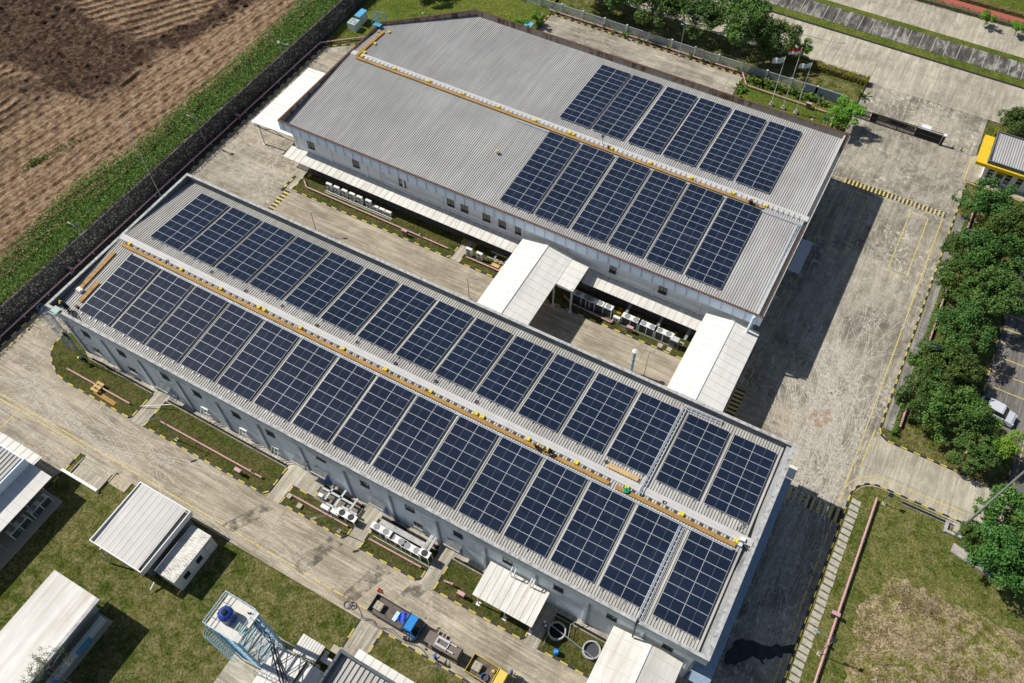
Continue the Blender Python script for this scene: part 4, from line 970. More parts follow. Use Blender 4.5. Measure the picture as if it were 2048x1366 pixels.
sheetroof("roof", cw, 4.6, 6.75, 48.35, 49.9, lambda x, y: 3.75, m_whiteroof, seam='x', step=5)
posts(cw, [(6.4, 26), (6.4, 33), (6.4, 40), (6.4, 47.6)], 3.4, .08)
cw = thing("lean_to", "plain white sheet awning low on the near hall over a plant bed", "awning", (-13.5, 22.8, 0))
sheetroof("roof", cw, -17.05, -10.35, 21.15, 24.9, lambda x, y: 3.5 + .09 * (y - 21.15), m_whiteroofx, step=.75)
posts(cw, [(-16.7, 21.5), (-13.6, 21.5), (-10.7, 21.5)], 3.4, .07)
put("vent_pipe", MB().tube([(-14.5, 24.5, 3.7), (-14.5, 24.5, 5.4), (-14.5, 25.1, 5.6)], .06).tube([(-14.1, 24.5, 3.7), (-14.1, 24.5, 5.4), (-14.1, 25.1, 5.6)], .06).tube([(-12.3, 24.5, 3.7), (-12.3, 24.5, 5.2), (-12.3, 25.1, 5.4)], .06).tube([(-12.0, 24.5, 3.7), (-12.0, 24.5, 5.2), (-12.0, 25.1, 5.4)], .06), m_white, cw)
cw = thing("porch", "large white gabled porch projecting from the road end of the near hall", "porch", (0.1, 20, 0))
sheetroof("roof", cw, -3.4, 0.25, 12.0, 24.75, lambda x, y: 4.9 + .17 * (x + 3.4), m_whiteroofx, seam='x', step=1.5)
sheetroof("roof", cw, 0.25, 3.7, 12.0, 24.75, lambda x, y: 5.52 - .17 * (x - .25), m_whiteroofx, seam='x', step=1.5)
put("ridge_cap", MB().box(-.02, .52, 12, 24.75, 5.5, 5.56), m_white, cw)
posts(cw, [(-3.1, 13), (-3.1, 20), (3.4, 13), (3.4, 20)], 4.8)
# pipes on the far hall wall
single("wall_pipe", MB().tube([(-56.8, 63.95, 5.3), (-56.8, 63.75, 4.35), (-55.8, 63.7, 4.15), (-35.2, 63.7, 4.15)], .11, 8), m_white, "white pipe on brackets along the far hall wall, west of the covered way", "pipe")
single("wall_pipe", MB().tube([(-26.0, 63.7, 4.35), (-10.0, 63.7, 4.35)], .11, 8), m_white, "white pipe on brackets along the far hall wall between covered ways", "pipe")
# rubble of the caged ladder at the corner of the near hall
lad = thing("caged_ladder", "tall dark blue caged steel ladder standing at the corner of the near hall", "ladder", (-75.3, 23.9, 0))
mb = MB()
for x in (-75.55, -75.05): mb.cyl((x, 24.3, 0), (x, 24.3, 10.3), .03)
put("rail", mb, m_blue, lad)
mb = MB()
for k in range(32): mb.cyl((-75.55, 24.3, .3 + k * .3), (-75.05, 24.3, .3 + k * .3), .015, n=5)
put("rung", mb, m_blue, lad)
mb = MB(); cc = [(-75.3 + .62 * math.cos(a), 24.25 - .75 * abs(math.sin(a)) if 1 else 0) for a in np.linspace(0, math.pi, 7)]
for k in range(10):
    z = 2.3 + k * .86
    mb.tube([(x, y, z) for x, y in cc], .022, 5)
for x, y in cc: mb.cyl((x, y, 2.3), (x, y, 10.3), .018, n=5)
put("cage", mb, m_blue, lad)
put("platform", MB().box(-74.95, -73.95, 24.15, 25.25, 9.2, 9.26), plain("pale_green_plate", (.35, .45, .42), .6), lad)
mb = MB()
for k in range(7): mb.bar((-74.7 + .45 * k, 24.45, 7.6 - .75 * k), (-74.7 + .45 * k, 25.05, 7.6 - .75 * k), .07)
put("wall_bracket", mb, m_dgrey, lad)
# ================================================================== OTHER BUILDINGS
m_shedwall = facade("cream_panel", (.60, .60, .55), (.42, .42, .38), .3)
m_shutter = plain("grey_shutter", (.20, .22, .235), .6)
m_tinroof = roofmat("weathered_tin", (.62, .61, .58), (.45, .44, .42))
def parapet_box(b, x0, x1, y0, y1, zt, zr, t, mat, lining=None, base=None):
    mb = MB()
    for a in ((x0, x1, y0, y0 + t), (x0, x1, y1 - t, y1), (x0, x0 + t, y0 + t, y1 - t), (x1 - t, x1, y0 + t, y1 - t)): mb.box(*a, base if base is not None else zr - .35, zt)
    return put("parapet", mb, mat, b)
# flat shed
sh_ = thing("storage_shed", "square shed with pale ribbed roof inside a thin white parapet, touching the white site cabin", "shed", (-50.7, 10.5, 0))
put("wall", MB().box(-53.6, -47.9, 7.4, 13.9, 0, 3.3), m_shutter, sh_)
parapet_box(sh_, -54.15, -47.1, 6.75, 14.25, 4.15, 3.85, .1, m_white, base=3.3)
mb = corrugated(-54.05, -47.2, 6.85, 14.15, 3.82, 4.0, .7, .02); put("roof", mb, [m_tinroof, plain("tin_joint", (.52, .52, .50))], sh_)
sl_ = MB()
for k in range(30): sl_.box(-47.9, -47.86, 7.6 + k * .2, 7.68 + k * .2, .2, 3.0)
put("shutter_slats", sl_, m_grey, sh_)
put("downpipe", MB().tube([(-53.0, 6.7, 3.3), (-53.0, 6.3, .3)], .08), m_white, sh_); put("downpipe", MB().tube([(-47.0, 7.0, .9), (-47.0, 6.2, .5)], .1), m_white, sh_)
ct = thing("site_cabin", "white container cabin with stained roof, two barred windows and a door, beside the square shed", "cabin", (-45.45, 10.5, 0))
put("body", MB().box(-46.75, -44.2, 7.75, 13.35, .12, 2.72), m_white, ct)
def stainroof():
    t = NT("black_stained_white_roof", .7, .3)
    f = t.noise(t.pos((1.0, 3.2, 1)), 2.2, 6, .8); g = t.noise(t.pos(), .5, 3)
    f = t.math('ADD', t.math('MULTIPLY', f, .7), t.math('MULTIPLY', g, .3))
    t.col(t.ramp(f, [(.38, (.76, .75, .71)), (.52, (.60, .58, .53)), (.60, (.20, .19, .18))])); return t.m
mb = MB().box(-46.8, -44.15, 7.7, 13.4, 2.72, 2.80)
for k in range(18): mb.box(-46.6, -44.35, 7.95 + k * .3, 8.03 + k * .3, 2.80, 2.84)
put("roof", mb, stainroof(), ct)
for y in (9.1, 11.0):
    wn = put("window", MB().box(-44.205, -44.17, y - .4, y + .4, 1.1, 2.0), m_glass, ct)
    gb_ = MB()
    for k in range(7): gb_.box(-44.17, -44.14, y - .38 + k * .12, y - .36 + k * .12, 1.1, 2.0)
    put("bars", gb_, m_dgrey, wn)
dd = put("door", MB().box(-44.2, -44.16, 12.1, 13.0, .2, 2.3), m_white, ct); put("door_joint", MB().box(-44.16, -44.15, 12.06, 12.1, .2, 2.34).box(-44.16, -44.15, 13.0, 13.03, .2, 2.34).box(-44.16, -44.15, 12.06, 13.03, 2.3, 2.34), m_grey, dd)
put("feet", MB().box(-46.6, -46.2, 7.9, 8.3, 0, .12).box(-44.7, -44.3, 12.9, 13.3, 0, .12).box(-44.7, -44.3, 7.9, 8.3, 0, .12), m_stone, ct)
# building with open side at the left edge
b1 = thing("workshop", "workshop at the left edge with white awnings on two sides", "building", (-70, 4, 0))
put("wall", MB().box(-80, -66.4, -20, 9.8, 0, 4.2), m_shedwall, b1)
parapet_box(b1, -80.2, -66.1, -20.2, 10.0, 5.4, 4.95, .15, m_fascB, base=4.1)
put("roof", corrugated(-80, -66.3, -20, 9.85, 4.9, 5.15, .5, .07), [m_roofA, m_valley], b1)
aw = sheetroof("awning", b1, -80, -65.75, 10.0, 11.25, lambda x, y: 4.05 - .1 * (y - 10), m_whiteroof, step=1.0)
aw2 = sheetroof("awning", b1, -66.05, -63.35, -20, 10.1, lambda x, y: 4.05 - .2 * (x + 66.05), m_whiteroof, seam='x', step=1.0)
put("floor_slab", MB().box(-66.3, -62.6, -20, 9.0, 0, .15), m_stone, b1)
mb = MB()
for y in (8.7, 6.4, 4.2, 2.0, -.3): mb.bar((-66.2, y, 2.2), (-63.3, y, 3.2), .12).cyl((-63.4, y, 0), (-63.4, y, 3.4), .05)
mb.bar((-65.2, -5, 2.0), (-65.2, 9, 2.0), .08).bar((-64.2, -5, 2.4), (-64.2, 9, 2.4), .08)
put("awning_frame", mb, m_steel, b1)
put("door", MB().box(-66.38, -66.3, 5.8, 8.6, .1, 2.6).box(-66.38, -66.3, 1.8, 4.2, .1, 2.6), plain("dark_blue_door", (.03, .06, .11), .5), b1)
# big pale roof at the bottom left
b3 = thing("canteen_building", "building with broad plain white roof at the bottom left corner behind a thin tree", "building", (-52, -3, 0))
put("wall", MB().box(-54.0, -50.4, -20, 2.2, 0, 3.6), m_shedwall, b3)
sheetroof("roof", b3, -54.42, -48.75, -20, 2.75, lambda x, y: 4.9 - .03 * (x + 54.4), m_whiteroofx, seam='x', step=40)
put("gutter", MB().box(-48.75, -48.42, -20, 2.75, 4.45, 4.72), m_coping, b3)
mb = MB()
for k in range(26): mb.box(-49.0, -48.7, 2.6 - k * .7, 2.64 - k * .7, 4.3, 4.45)
put("eave_slats", mb, m_grey, b3)
put("floor_slab", MB().box(-50.4, -48.3, -20, 1.9, 0, .12), m_stone, b3)
put("window", MB().box(-50.4, -50.34, -1.6, .2, 1.2, 2.6).box(-50.4, -50.34, -6.0, -4.2, 1.2, 2.6), m_glass, b3)
put("low_wall", MB().box(-49.3, -48.9, -8, 1.7, .12, 1.1), m_white, b3)
put("blue_panel", MB().box(-48.9, -48.86, -2.2, -.4, .15, 1.0).box(-48.9, -48.86, -6.6, -5.0, .15, 1.0), m_sky, b3)
# pump house with parapet at the bottom
b5 = thing("pump_building", "small building with dark parapet and grey ribbed roof at the bottom edge", "building", (-20, 5, 0))
parapet_box(b5, -25.15, -12.0, -12, 10.4, 4.5, 3.8, .28, m_copedark, base=0)
put("roof", corrugated(-24.85, -12.3, -12, 10.1, 3.5, 3.75, .55, .09), [m_roofA, m_valley], b5)
sheetroof("lean_to_roof", b5, -23.95, -12.5, 10.42, 11.45, lambda x, y: 3.15 - .12 * (y - 10.42), m_whiteroof, step=.9)
# plinths, pads and small roofs round the water tower
single("concrete_pad", MB().box(-35.4, -29.2, -6, 8.9, 0, .14), concrete("old_pad", (.42, .39, .31), (.27, .25, .2), (.54, .51, .43), 'x', 0, (40, 40), (0, 0), 0), "stained concrete pad under the blue water tower", "slab")
g1 = thing("tin_shelter", "small pale ribbed shelter roof beside the foot of the water tower", "shelter", (-28.7, 9.2, 0))
sheetroof("roof", g1, -29.8, -27.2, 8.2, 10.1, lambda x, y: 2.2 + .05 * (y - 8), m_whiteroofx, step=.3); posts(g1, [(-29.6, 8.4), (-27.4, 8.4), (-29.6, 9.9), (-27.4, 9.9)], 2.1, .05)
g2 = thing("white_tank_roof", "bright white flat roofs under the lattice of the water tower", "roof", (-28.2, 5.5, 0))
sheetroof("roof", g2, -31.2, -27.9, 2.0, 8.0, lambda x, y: 2.6, m_whiteroof, step=1.0); sheetroof("roof", g2, -27.8, -25.9, 4.0, 8.1, lambda x, y: 2.2, m_whiteroof, step=1.0)
posts(g2, [(-31, 2.2), (-31, 7.8), (-28.1, 7.8), (-26.1, 7.9)], 2.2, .06)
single("gas_box", MB().box(-27.1, -26.2, 10.3, 10.9, 0, .5).box(-27.15, -26.15, 10.25, 10.95, .5, .56), m_stone, "little concrete box on the grass beside the tin shelter", "box")
single("gutter_box", MB().box(-27.2, -25.6, 8.9, 9.5, 1.2, 1.5).box(-27.0, -26.8, 9.1, 9.3, 0, 1.2).box(-25.9, -25.7, 9.1, 9.3, 0, 1.2), m_white, "white trough on legs between the tin shelter and the dark parapet", "trough")
# water tower
wt = thing("water_tower", "tall pale blue lattice water tower with railed deck standing on a concrete pad", "water tower", (-33, 7, 0))
X0, X1, Y0, Y1, ZT = -34.55, -31.45, 5.6, 8.42, 11.0
C4 = [(X0, Y0), (X1, Y0), (X1, Y1), (X0, Y1)]
for x, y in C4: put("leg", MB().bar((x, y, 0), (x, y, ZT), .2, .2), m_frameblue, wt)
mb = MB(); NL = 6
for L in range(NL + 1):
    z = .5 + (ZT - .7) * L / NL
    for i in range(4):
        a, b = C4[i], C4[(i + 1) % 4]; mb.bar((*a, z), (*b, z), .09)
        if L < NL:
            z2 = .5 + (ZT - .7) * (L + 1) / NL; mb.bar((*a, z), (*b, z2), .06); mb.bar((*b, z), (*a, z2), .06)
put("bracing", mb, m_frameblue, wt)
put("deck", MB().box(X0 - .2, X0 + 3.3, Y1 - 1.35, Y1 + .15, ZT, ZT + .06).box(X0 - .2, X0 + 3.3, Y0 - .15, Y0 + .75, ZT, ZT + .06).box(X0 - .2, X0 + .9, Y0 + .75, Y1 - 1.35, ZT, ZT + .06).box(X0 + .9, X0 + 2.2, Y0 + .75, Y1 - 1.35, ZT - .02, ZT + .05), plain("pale_deck_plate", (.62, .60, .54), .7, var=.1), wt)
mb = MB(); q = [(X0 - .2, Y0 - .15), (X1 + .1, Y0 - .15), (X1 + .1, Y1 + .15), (X0 - .2, Y1 + .15)]
for z in (ZT + .55, ZT + 1.05):
    for i in range(4): mb.cyl((*q[i], z), (*q[(i + 1) % 4], z), .035, n=6)
for i in range(4):
    a, b = Vector((*q[i], ZT)), Vector((*q[(i + 1) % 4], ZT))
    for t in (0, .25, .5, .75): p = a.lerp(b, t); mb.cyl(p, p + Vector((0, 0, 1.05)), .03, n=6)
put("railing", mb, plain("pale_blue_rail", (.50, .66, .78), .45), wt)
mb = MB()
for x, y in ((-34.35, 4.9), (-33.95, 4.9)): mb.bar((x, y + .4, 0), (x, y + .4, ZT + 1), .06)
for k in range(36): mb.cyl((-34.35, 5.3, .3 + k * .3), (-33.95, 5.3, .3 + k * .3), .018, n=5)
put("ladder", mb, m_frameblue, wt)
mb = MB(); cc = [(-34.15 + .48 * math.cos(a), 5.25 - .7 * math.sin(a)) for a in np.linspace(0, math.pi, 7)]
for k in range(15): mb.tube([(x, y, 2.4 + k * .62) for x, y in cc], .02, 5)
for x, y in cc: mb.cyl((x, y, 2.4), (x, y, ZT + .1), .016, n=5)
put("ladder_cage", mb, m_frameblue, wt)
put("pipes", MB().tube([(-31.9, 8.2, ZT + .3), (-31.75, 8.1, 9), (-31.7, 7.9, 2.9), (-28.4, 5.4, 2.85), (-26, 3.4, 2.85)], .07).tube([(-32.1, 8.1, ZT + .3), (-31.95, 7.9, 9), (-31.9, 7.7, 3.0), (-28.5, 5.1, 2.95), (-26, 3.1, 2.95)], .07).tube([(-31.7, 8.0, ZT), (-31.6, 7.6, 3.0), (-28.2, 5.7, 2.8), (-25.8, 3.8, 2.8)], .05), m_cable, wt)
tk = thing("water_tank", "round dark blue plastic water tank with black lid on the tower deck", "water tank", (-33.35, 6.95, ZT + .06))
def lathe(c, prof, n=20, m=0):
    mb = MB(); i0 = 0
    for k, (r, z) in enumerate(prof):
        mb.v += [(c[0] + r * math.cos(2 * math.pi * j / n), c[1] + r * math.sin(2 * math.pi * j / n), c[2] + z) for j in range(n)]
    for k in range(len(prof) - 1):
        for j in range(n): mb.f.append((k * n + j, k * n + (j + 1) % n, (k + 1) * n + (j + 1) % n, (k + 1) * n + j)); mb.mi.append(m)
    mb.f.append(tuple((len(prof) - 1) * n + j for j in range(n))); mb.mi.append(m); return mb
m_tank = plain("blue_plastic", (.02, .06, .30), .35, .5, var=.1)
put("body", lathe((-33.35, 6.95, ZT + .06), [(.66, 0), (.70, .1), (.70, .45), (.67, .5), (.70, .55), (.70, 1.25), (.62, 1.45), (.42, 1.62), (.26, 1.66)]), m_tank, tk, smooth=True)
put("lid", lathe((-33.35, 6.95, ZT + 1.70), [(.29, 0), (.29, .08), (.2, .17), (.05, .2)]), m_tyre, tk, smooth=True)
mb = MB()
for a in range(4):
    c, s = math.cos(a * math.pi / 2 + .6), math.sin(a * math.pi / 2 + .6); mb.bar((-33.35 + .3 * c, 6.95 + .3 * s, ZT + 1.72), (-33.35 + .66 * c, 6.95 + .66 * s, ZT + 1.50), .1, .08)
put("lug", mb, m_tank, tk)
# guard house
gh = thing("guard_house", "small white guard house with yellow eaves and grey ribbed roof beside the gateway", "guard house", (18, 111, 0))
put("wall", MB().box(15.1, 23, 108.2, 113.2, 0, 3.6), m_wallB, gh)
parapet_box(gh, 14.75, 23.4, 107.5, 114.3, 4.05, 3.75, .14, m_copedark, base=3.5)
put("roof", corrugated(14.9, 23.3, 107.7, 114.1, 3.7, 3.85, .33, .05), [m_roofB, m_valley], gh)
put("canopy", MB().box(13.4, 14.75, 107.8, 113.7, 2.9, 3.25).box(13.4, 23.4, 107.2, 107.5, 3.0, 3.5), plain("glossy_yellow_panel", (.72, .50, .03), .4), gh)
put("eave_strip", MB().box(14.7, 23.4, 107.5, 108.1, 3.5, 3.6), m_grey, gh)
for x in (15.9, 18.3, 19.8, 21.6):
    f = put("window", MB().box(x - .35, x + .35, 108.13, 108.22, .6, 2.5), m_glass, gh); put("glazing_bar", MB().box(x - .38, x + .38, 108.1, 108.14, 1.15, 1.22).box(x - .38, x + .38, 108.1, 108.14, 1.8, 1.87), m_white, f)
dr = put("door", MB().box(16.7, 17.6, 108.12, 108.22, .05, 2.2), m_dgrey, gh); put("handle", MB().cyl((17.5, 108.08, 1), (17.5, 108.08, 1.2), .02), m_steel, dr)
put("door_canopy", MB().box(16.5, 17.9, 107.4, 108.15, 2.5, 2.7), m_yel, gh)
put("bars", MB().bar((13.3, 112.5, 0), (13.3, 113.7, 2.6), .08).bar((13.0, 112.5, 0), (13.0, 113.7, 2.6), .08), m_grey, gh)
sheet("pavement", [(13.25, 106.9), (24, 106.6), (24, 114), (13.25, 113)], .1, m_apron)
# cubes on the north west lawn

k1 = thing("pump_cabinet", "pale grey green cabinet with dark top hatches on the north lawn", "cabinet", (-83.2, 94.2, 0))
put("body", MB().box(-84.0, -82.5, 93.4, 94.95, 0, 1.5), plain("pale_green_grey", (.46, .56, .54), .6, var=.1), k1)
put("hatch", MB().box(-83.8, -83.3, 93.6, 94.1, 1.5, 1.54).box(-83.8, -83.2, 94.3, 94.8, 1.5, 1.54).box(-83.0, -82.7, 93.6, 94.5, 1.5, 1.54), m_grey, k1)
k2 = thing("pump_cabinet", "long cabinet with sky blue top on the north lawn behind the grey one", "cabinet", (-83.3, 96.3, 0))
put("body", MB().box(-83.75, -82.75, 95.3, 97.4, 0, 1.7), plain("pale_green_grey", (.3, .36, .36)), k2); put("lid", MB().box(-83.8, -82.7, 95.25, 97.45, 1.7, 1.78), m_sky, k2)

# ================================================================== COOLING UNITS
def fan(mb, x, y, z, r, m=1):
    mb.disc((x, y, z), r, 18, 2)
    for q in (1.0, .78, .56, .34): mb.ring((x, y, z), r * q, .035, .02, 16, m)
    for a in range(6): mb.bar((x, y, z + .012), (x + r * math.cos(a * math.pi / 3), y + r * math.sin(a * math.pi / 3), z + .012), .025, .015, m)
m_fan = plain("fan_grille", (.42, .44, .45), .5); m_fanin = plain("fan_shadow", (.10, .115, .125), .6)
def big_unit(label, x, y, fans=2, rz=0, top=m_white, h=1.55, dark=False):
    r = thing("cooling_unit", label, "cooling unit", (0, 0, 0), "large top fan cooling units")
    L = .62 * fans
    put("cabinet", MB().box(-L, L, -.38, .38, h - .12, h), top, r)
    put("coil", MB().box(-L + .08, L - .08, -.33, .33, .12, h - .12), m_dgrey, r)
    mb = MB()
    for cx_ in ([-L + .04, L - .04] + ([0] if fans == 2 else [])):
        for cy in (-.35, .35): mb.box(cx_ - .05, cx_ + .05, cy - .04, cy + .04, 0, h - .12)
    put("leg", mb, m_white, r)
    for k in range(fans):
        fm = MB(); fan(fm, (k - (fans - 1) / 2) * 1.16, 0, h + .008, .36)
        put("fan", fm, [m_fan, m_dgrey if dark else m_fan, m_tyre if dark else m_fanin], r)
    move(r, x, y, .06, rz); return r
big_unit("twin fan cooling unit nearest the side wing of the covered way, in deep shade", -24.6, 61.15, h=1.7)
big_unit("twin fan cooling unit half in sun, second from the side wing of the covered way", -22.7, 61.1, h=1.7)
big_unit("single fan cooling unit between the twin fan units and the small white box", -20.95, 61.1, 1, h=1.7)
big_unit("twin fan cooling unit just right of the small white box beside the far hall", -17.7, 61.0)
big_unit("twin fan cooling unit in the middle of the three sunlit ones by the far hall", -15.5, 61.0)
big_unit("twin fan cooling unit next to the glassy control box by the far hall", -13.3, 61.0)
big_unit("biggest white twin fan unit beside the near hall wall", -29.45, 22.95, h=1.5)
big_unit("middle white twin fan unit in the row by the near hall wall", -27.5, 22.9, h=1.2)
big_unit("third white twin fan unit in the row by the near hall wall", -25.55, 22.85, h=1.2)
big_unit("tall white unit with one black fan, last of the row by the near hall wall", -23.95, 22.9, 1, h=1.7, dark=True)
big_unit("twin fan unit with black fans in the pit yard of the near hall", -33.8, 22.6, dark=True, h=1.1)
big_unit("twin fan unit under the long awning at the left edge, nearer the corner", -64.0, 7.3, rz=R(90), h=1.3)
big_unit("twin fan unit under the long awning at the left edge, farther from the corner", -64.1, 4.5, rz=R(90), h=1.3)
def wall_unit(label, x, y, h=1.35, w_=.9, d=.36, low=False, z=.12):
    r = thing("outdoor_unit", label, "outdoor unit", (0, 0, 0), "slim outdoor cooling units")
    put("case", MB().box(-w_ / 2, w_ / 2, -d / 2, d / 2, .1, h), m_white, r)
    put("feet", MB().box(-w_ / 2 + .05, -w_ / 2 + .15, -d / 2 - .03, d / 2 + .03, 0, .1).box(w_ / 2 - .15, w_ / 2 - .05, -d / 2 - .03, d / 2 + .03, 0, .1), m_grey, r)
    mb = MB(); n = 1 if h < 1.1 else 2
    for k in range(n):
        c = (-.08, -d / 2 - .015, .1 + (h - .1) * (k + .5) / n); rr = .27
        mb.face([(c[0] + rr * math.cos(a), c[1], c[2] + rr * math.sin(a)) for a in np.linspace(0, 2 * math.pi, 15)[:-1]], 0)
        for q in (.3, .2, .1):
            P = [(c[0] + q * math.cos(a), c[1] - .01, c[2] + q * math.sin(a)) for a in np.linspace(0, 2 * math.pi, 13)]
            mb.tube(P, .012, 4, 1)
    put("fan_grille", mb, [m_fanin, m_fan], r)
    move(r, x, y, z); return r
for k, (x, y) in enumerate([(-64.7, 61.9), (-63.4, 61.9), (-62.05, 61.9), (-60.75, 61.9), (-59.5, 61.9), (-58.0, 61.9)]): wall_unit(f"{ORD[k]} tall slim unit from the west in the row of six below the long awning", x, y)
for k, (x, y) in enumerate([(-56.9, 61.9), (-55.8, 61.9), (-54.75, 61.9)]): wall_unit(f"{ORD[k]} low slim unit from the west in the row of three below the long awning", x, y, h=.75)
wall_unit("left one of two tall slim units beside the concrete crossing near the covered way", -41.3, 61.1); wall_unit("right one of two tall slim units beside the concrete crossing near the covered way", -39.7, 61.1)
wall_unit("small white box unit between two large fan units by the far hall", -19.5, 60.6, h=1.0)
wall_unit("left one of two low white units in the pit yard of the near hall", -36.5, 22.3, h=.75, w_=1.0, d=.45); wall_unit("right one of two low white units in the pit yard of the near hall", -35.2, 22.35, h=.75, w_=1.0, d=.45)
wall_unit("lone white unit turned away at the back corner of the pit yard", -37.75, 23.2, h=.8, w_=.6)
cbx = thing("control_cabinet", "glassy steel control cabinet at the end of the large unit row by the far hall", "cabinet", (-11.7, 60.8, 0))
put("frame", MB().box(-12.3, -11.2, 60.35, 61.1, .1, 1.5), m_steel, cbx); put("top_panel", MB().box(-12.25, -11.25, 60.4, 61.05, 1.5, 1.56), m_alu, cbx); put("glass_panel", MB().box(-12.25, -11.25, 60.31, 60.345, .4, 1.4), m_glass, cbx)
# support steel, ducts and slabs round the units
single("unit_rail", MB().bar((-65.3, 61.55, .15), (-54.0, 61.55, .15), .08).bar((-65.3, 61.3, .1), (-54.0, 61.3, .1), .05), m_white, "white base rail in front of the nine slim units", "rail")
single("unit_rail", MB().bar((-25.5, 60.45, .12), (-11.0, 60.45, .12), .08), m_steel, "steel base rail in front of the large units by the far hall", "rail")
single("unit_rail", MB().bar((-30.3, 22.3, .12), (-22.9, 22.3, .12), .08), m_steel, "steel base rail in front of the white units by the near hall", "rail")
single("cable_bridge", MB().box(-30.2, -24.3, 23.5, 24.1, 1.0, 1.1).box(-24.6, -24.2, 23.3, 25.1, 1.1, 1.25).box(-24.1, -23.8, 23.3, 25.1, 1.1, 1.25), m_coping, "pale duct bridge behind the white units by the near hall", "duct")
mb = MB()
for a in ((-38.0, 24.0, -34.0, 24.0), (-36.6, 22.7, -33, 22.7), (-35.6, 22.7, -35.6, 25.0), (-33.9, 23.2, -33.9, 24.8), (-34.9, 23.2, -32.9, 23.2), (-37.0, 23.0, -37.0, 25.0)): mb.bar((a[0], a[1], .9), (a[2], a[3], .9), .22, .1)
for x, y in ((-38, 24), (-34, 24), (-36.6, 22.7), (-33, 22.7)): mb.box(x - .05, x + .05, y - .05, y + .05, .05, .9)
single("pipe_rack", mb, m_steel, "grey steel pipe rack over the pit yard of the near hall", "pipe rack")
single("pit_floor", MB().box(-38.5, -33.0, 22.75, 24.2, .09, .13), plain("pit_concrete", (.2, .19, .15), .95, var=.5, scale=1.5), "stained concrete pit floor under the pipe rack", "slab")
single("duct_frame", MB().bar((-38.8, 61.5, .8), (-35.6, 61.5, .8), .2, .1).bar((-38.8, 62.6, .8), (-35.0, 62.6, .8), .2, .1).bar((-37.8, 61.5, .8), (-37.8, 62.6, .8), .2, .1).bar((-36.2, 61.5, .8), (-36.2, 62.6, .8), .2, .1).box(-38.7, -38.6, 61.4, 61.5, .1, .8).box(-35.6, -35.5, 61.4, 61.5, .1, .8), m_steel, "grey duct frame beside the two tall slim units", "duct frame")
single("timber_pallet", MB().box(-37.9, -36.8, 60.9, 62.2, .15, .22).box(-36.6, -35.4, 60.7, 61.7, .15, .25), m_ply, "pale timber decking pieces between the duct frame and the pink pipe", "pallet")
for k, x in enumerate((-18.9, -14.6, -10.9)): single("wall_duct", MB().box(x, x + .35, 61.3, 63.4, 1.2, 1.3), m_steel, ("first", "second", "third")[k] + " pale duct running from the large units to the far hall wall", "duct")
for k, (x, y) in enumerate(((-13.2, 59.95), (-12.0, 59.95), (-11.0, 61.4))): single("paving_slab", MB().box(x - .3, x + .3, y - .3, y + .3, .09, .13), m_stone, ["left square slab in the grass by the kerb near the covered way", "right square slab in the grass by the kerb near the covered way", "square slab behind the control cabinet"][k], "slab")
for k, (x, y) in enumerate(((-41.0, 21.6), (-39.3, 21.2))): single("paving_slab", MB().box(x - .28, x + .28, y - .28, y + .28, .09, .3), m_stone, ["left small block in the grass before the pit yard", "right small block in the grass before the pit yard"][k], "slab")
# plates on the wall apron, crossing markings
for k, (x, y) in enumerate(((-69.2, 63.0), (-43.1, 63.0), (-41.6, 62.8), (-19.8, 62.4), (-17.3, 62.4), (-12.2, 62.3))): single("yellow_plate", MB().box(x - .25, x + .25, y - .5, y + .5, .02, .10), plain("ochre_plate", (.45, .25, .04), .7), f"{ORD[k]} ochre painted step from the west under the far hall awnings", "step")
sheet("pavement", [(-43.4, 59.4), (-41.9, 59.4), (-41.9, 63.4), (-43.4, 63.4)], .06, m_apron); sheet("pavement", [(-71.6, 59.4), (-69.8, 59.4), (-69.8, 63.6), (-71.6, 63.6)], .06, m_apron)
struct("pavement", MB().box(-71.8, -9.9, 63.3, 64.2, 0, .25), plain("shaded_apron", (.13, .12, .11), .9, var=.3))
sheet("pavement", [(-63.4, 20.3), (-61.5, 20.3), (-61.5, 24.3), (-63.4, 24.3)], .05, m_apron); sheet("pavement", [(-43.2, 20.3), (-41.5, 20.3), (-41.5, 22.9), (-38.7, 22.9), (-38.7, 24.3), (-43.2, 24.3)], .05, m_apron)
sheet("pavement", [(-32.7, 20.3), (-30.9, 20.3), (-30.9, 24.3), (-32.7, 24.3)], .05, m_apron); sheet("pavement", [(-23.2, 20.3), (-21.6, 20.3), (-21.6, 24.3), (-23.2, 24.3)], .05, m_apron)
sheet("pavement", [(-10.8, 20.3), (-9.4, 20.3), (-9.4, 24.3), (-10.8, 24.3)], .05, m_apron)
# pit with ring tanks
for k, (x, y) in enumerate(((-8.35, 22.85), (-4.5, 22.85))):
    t_ = thing("well_ring", ["round concrete well ring, black inside, near the white awning", "round concrete well ring beside the white porch"][k], "well", (x, y, .09))
    put("ring", lathe((x, y, .09), [(.92, 0), (.92, .55), (.78, .55), (.78, .2)], 22), m_coping, t_); put("water", MB().disc((x, y, .32), .78, 22), m_dgrey if k else m_black, t_)  # black disc of the first ring paints the shade inside it
single("pit_pipes", MB().tube([(-9.0, 23.0, .75), (-3.9, 22.2, .75)], .05).tube([(-7.0, 22.6, .75), (-7.4, 24.0, .75), (-6.6, 25.0, 1.2)], .04).tube([(-8.9, 20.9, .75), (-9.2, 24.0, .9)], .03), m_steel, "thin pipes running over the two well rings", "pipe")
br = thing("blue_drum", "bright blue plastic drum in the grass between the wells and the kerb", "drum", (-7.45, 21.0, .09))
put("barrel", lathe((-7.45, 21.0, .09), [(.26, 0), (.29, .15), (.29, .6), (.26, .75), (.1, .78)], 14), m_sky if 0 else plain("vivid_blue_plastic", (.01, .20, .62), .4), br, True); put("plug", MB().cyl((-7.35, 21.0, .86), (-7.35, 21.0, .90), .05), m_white, br)
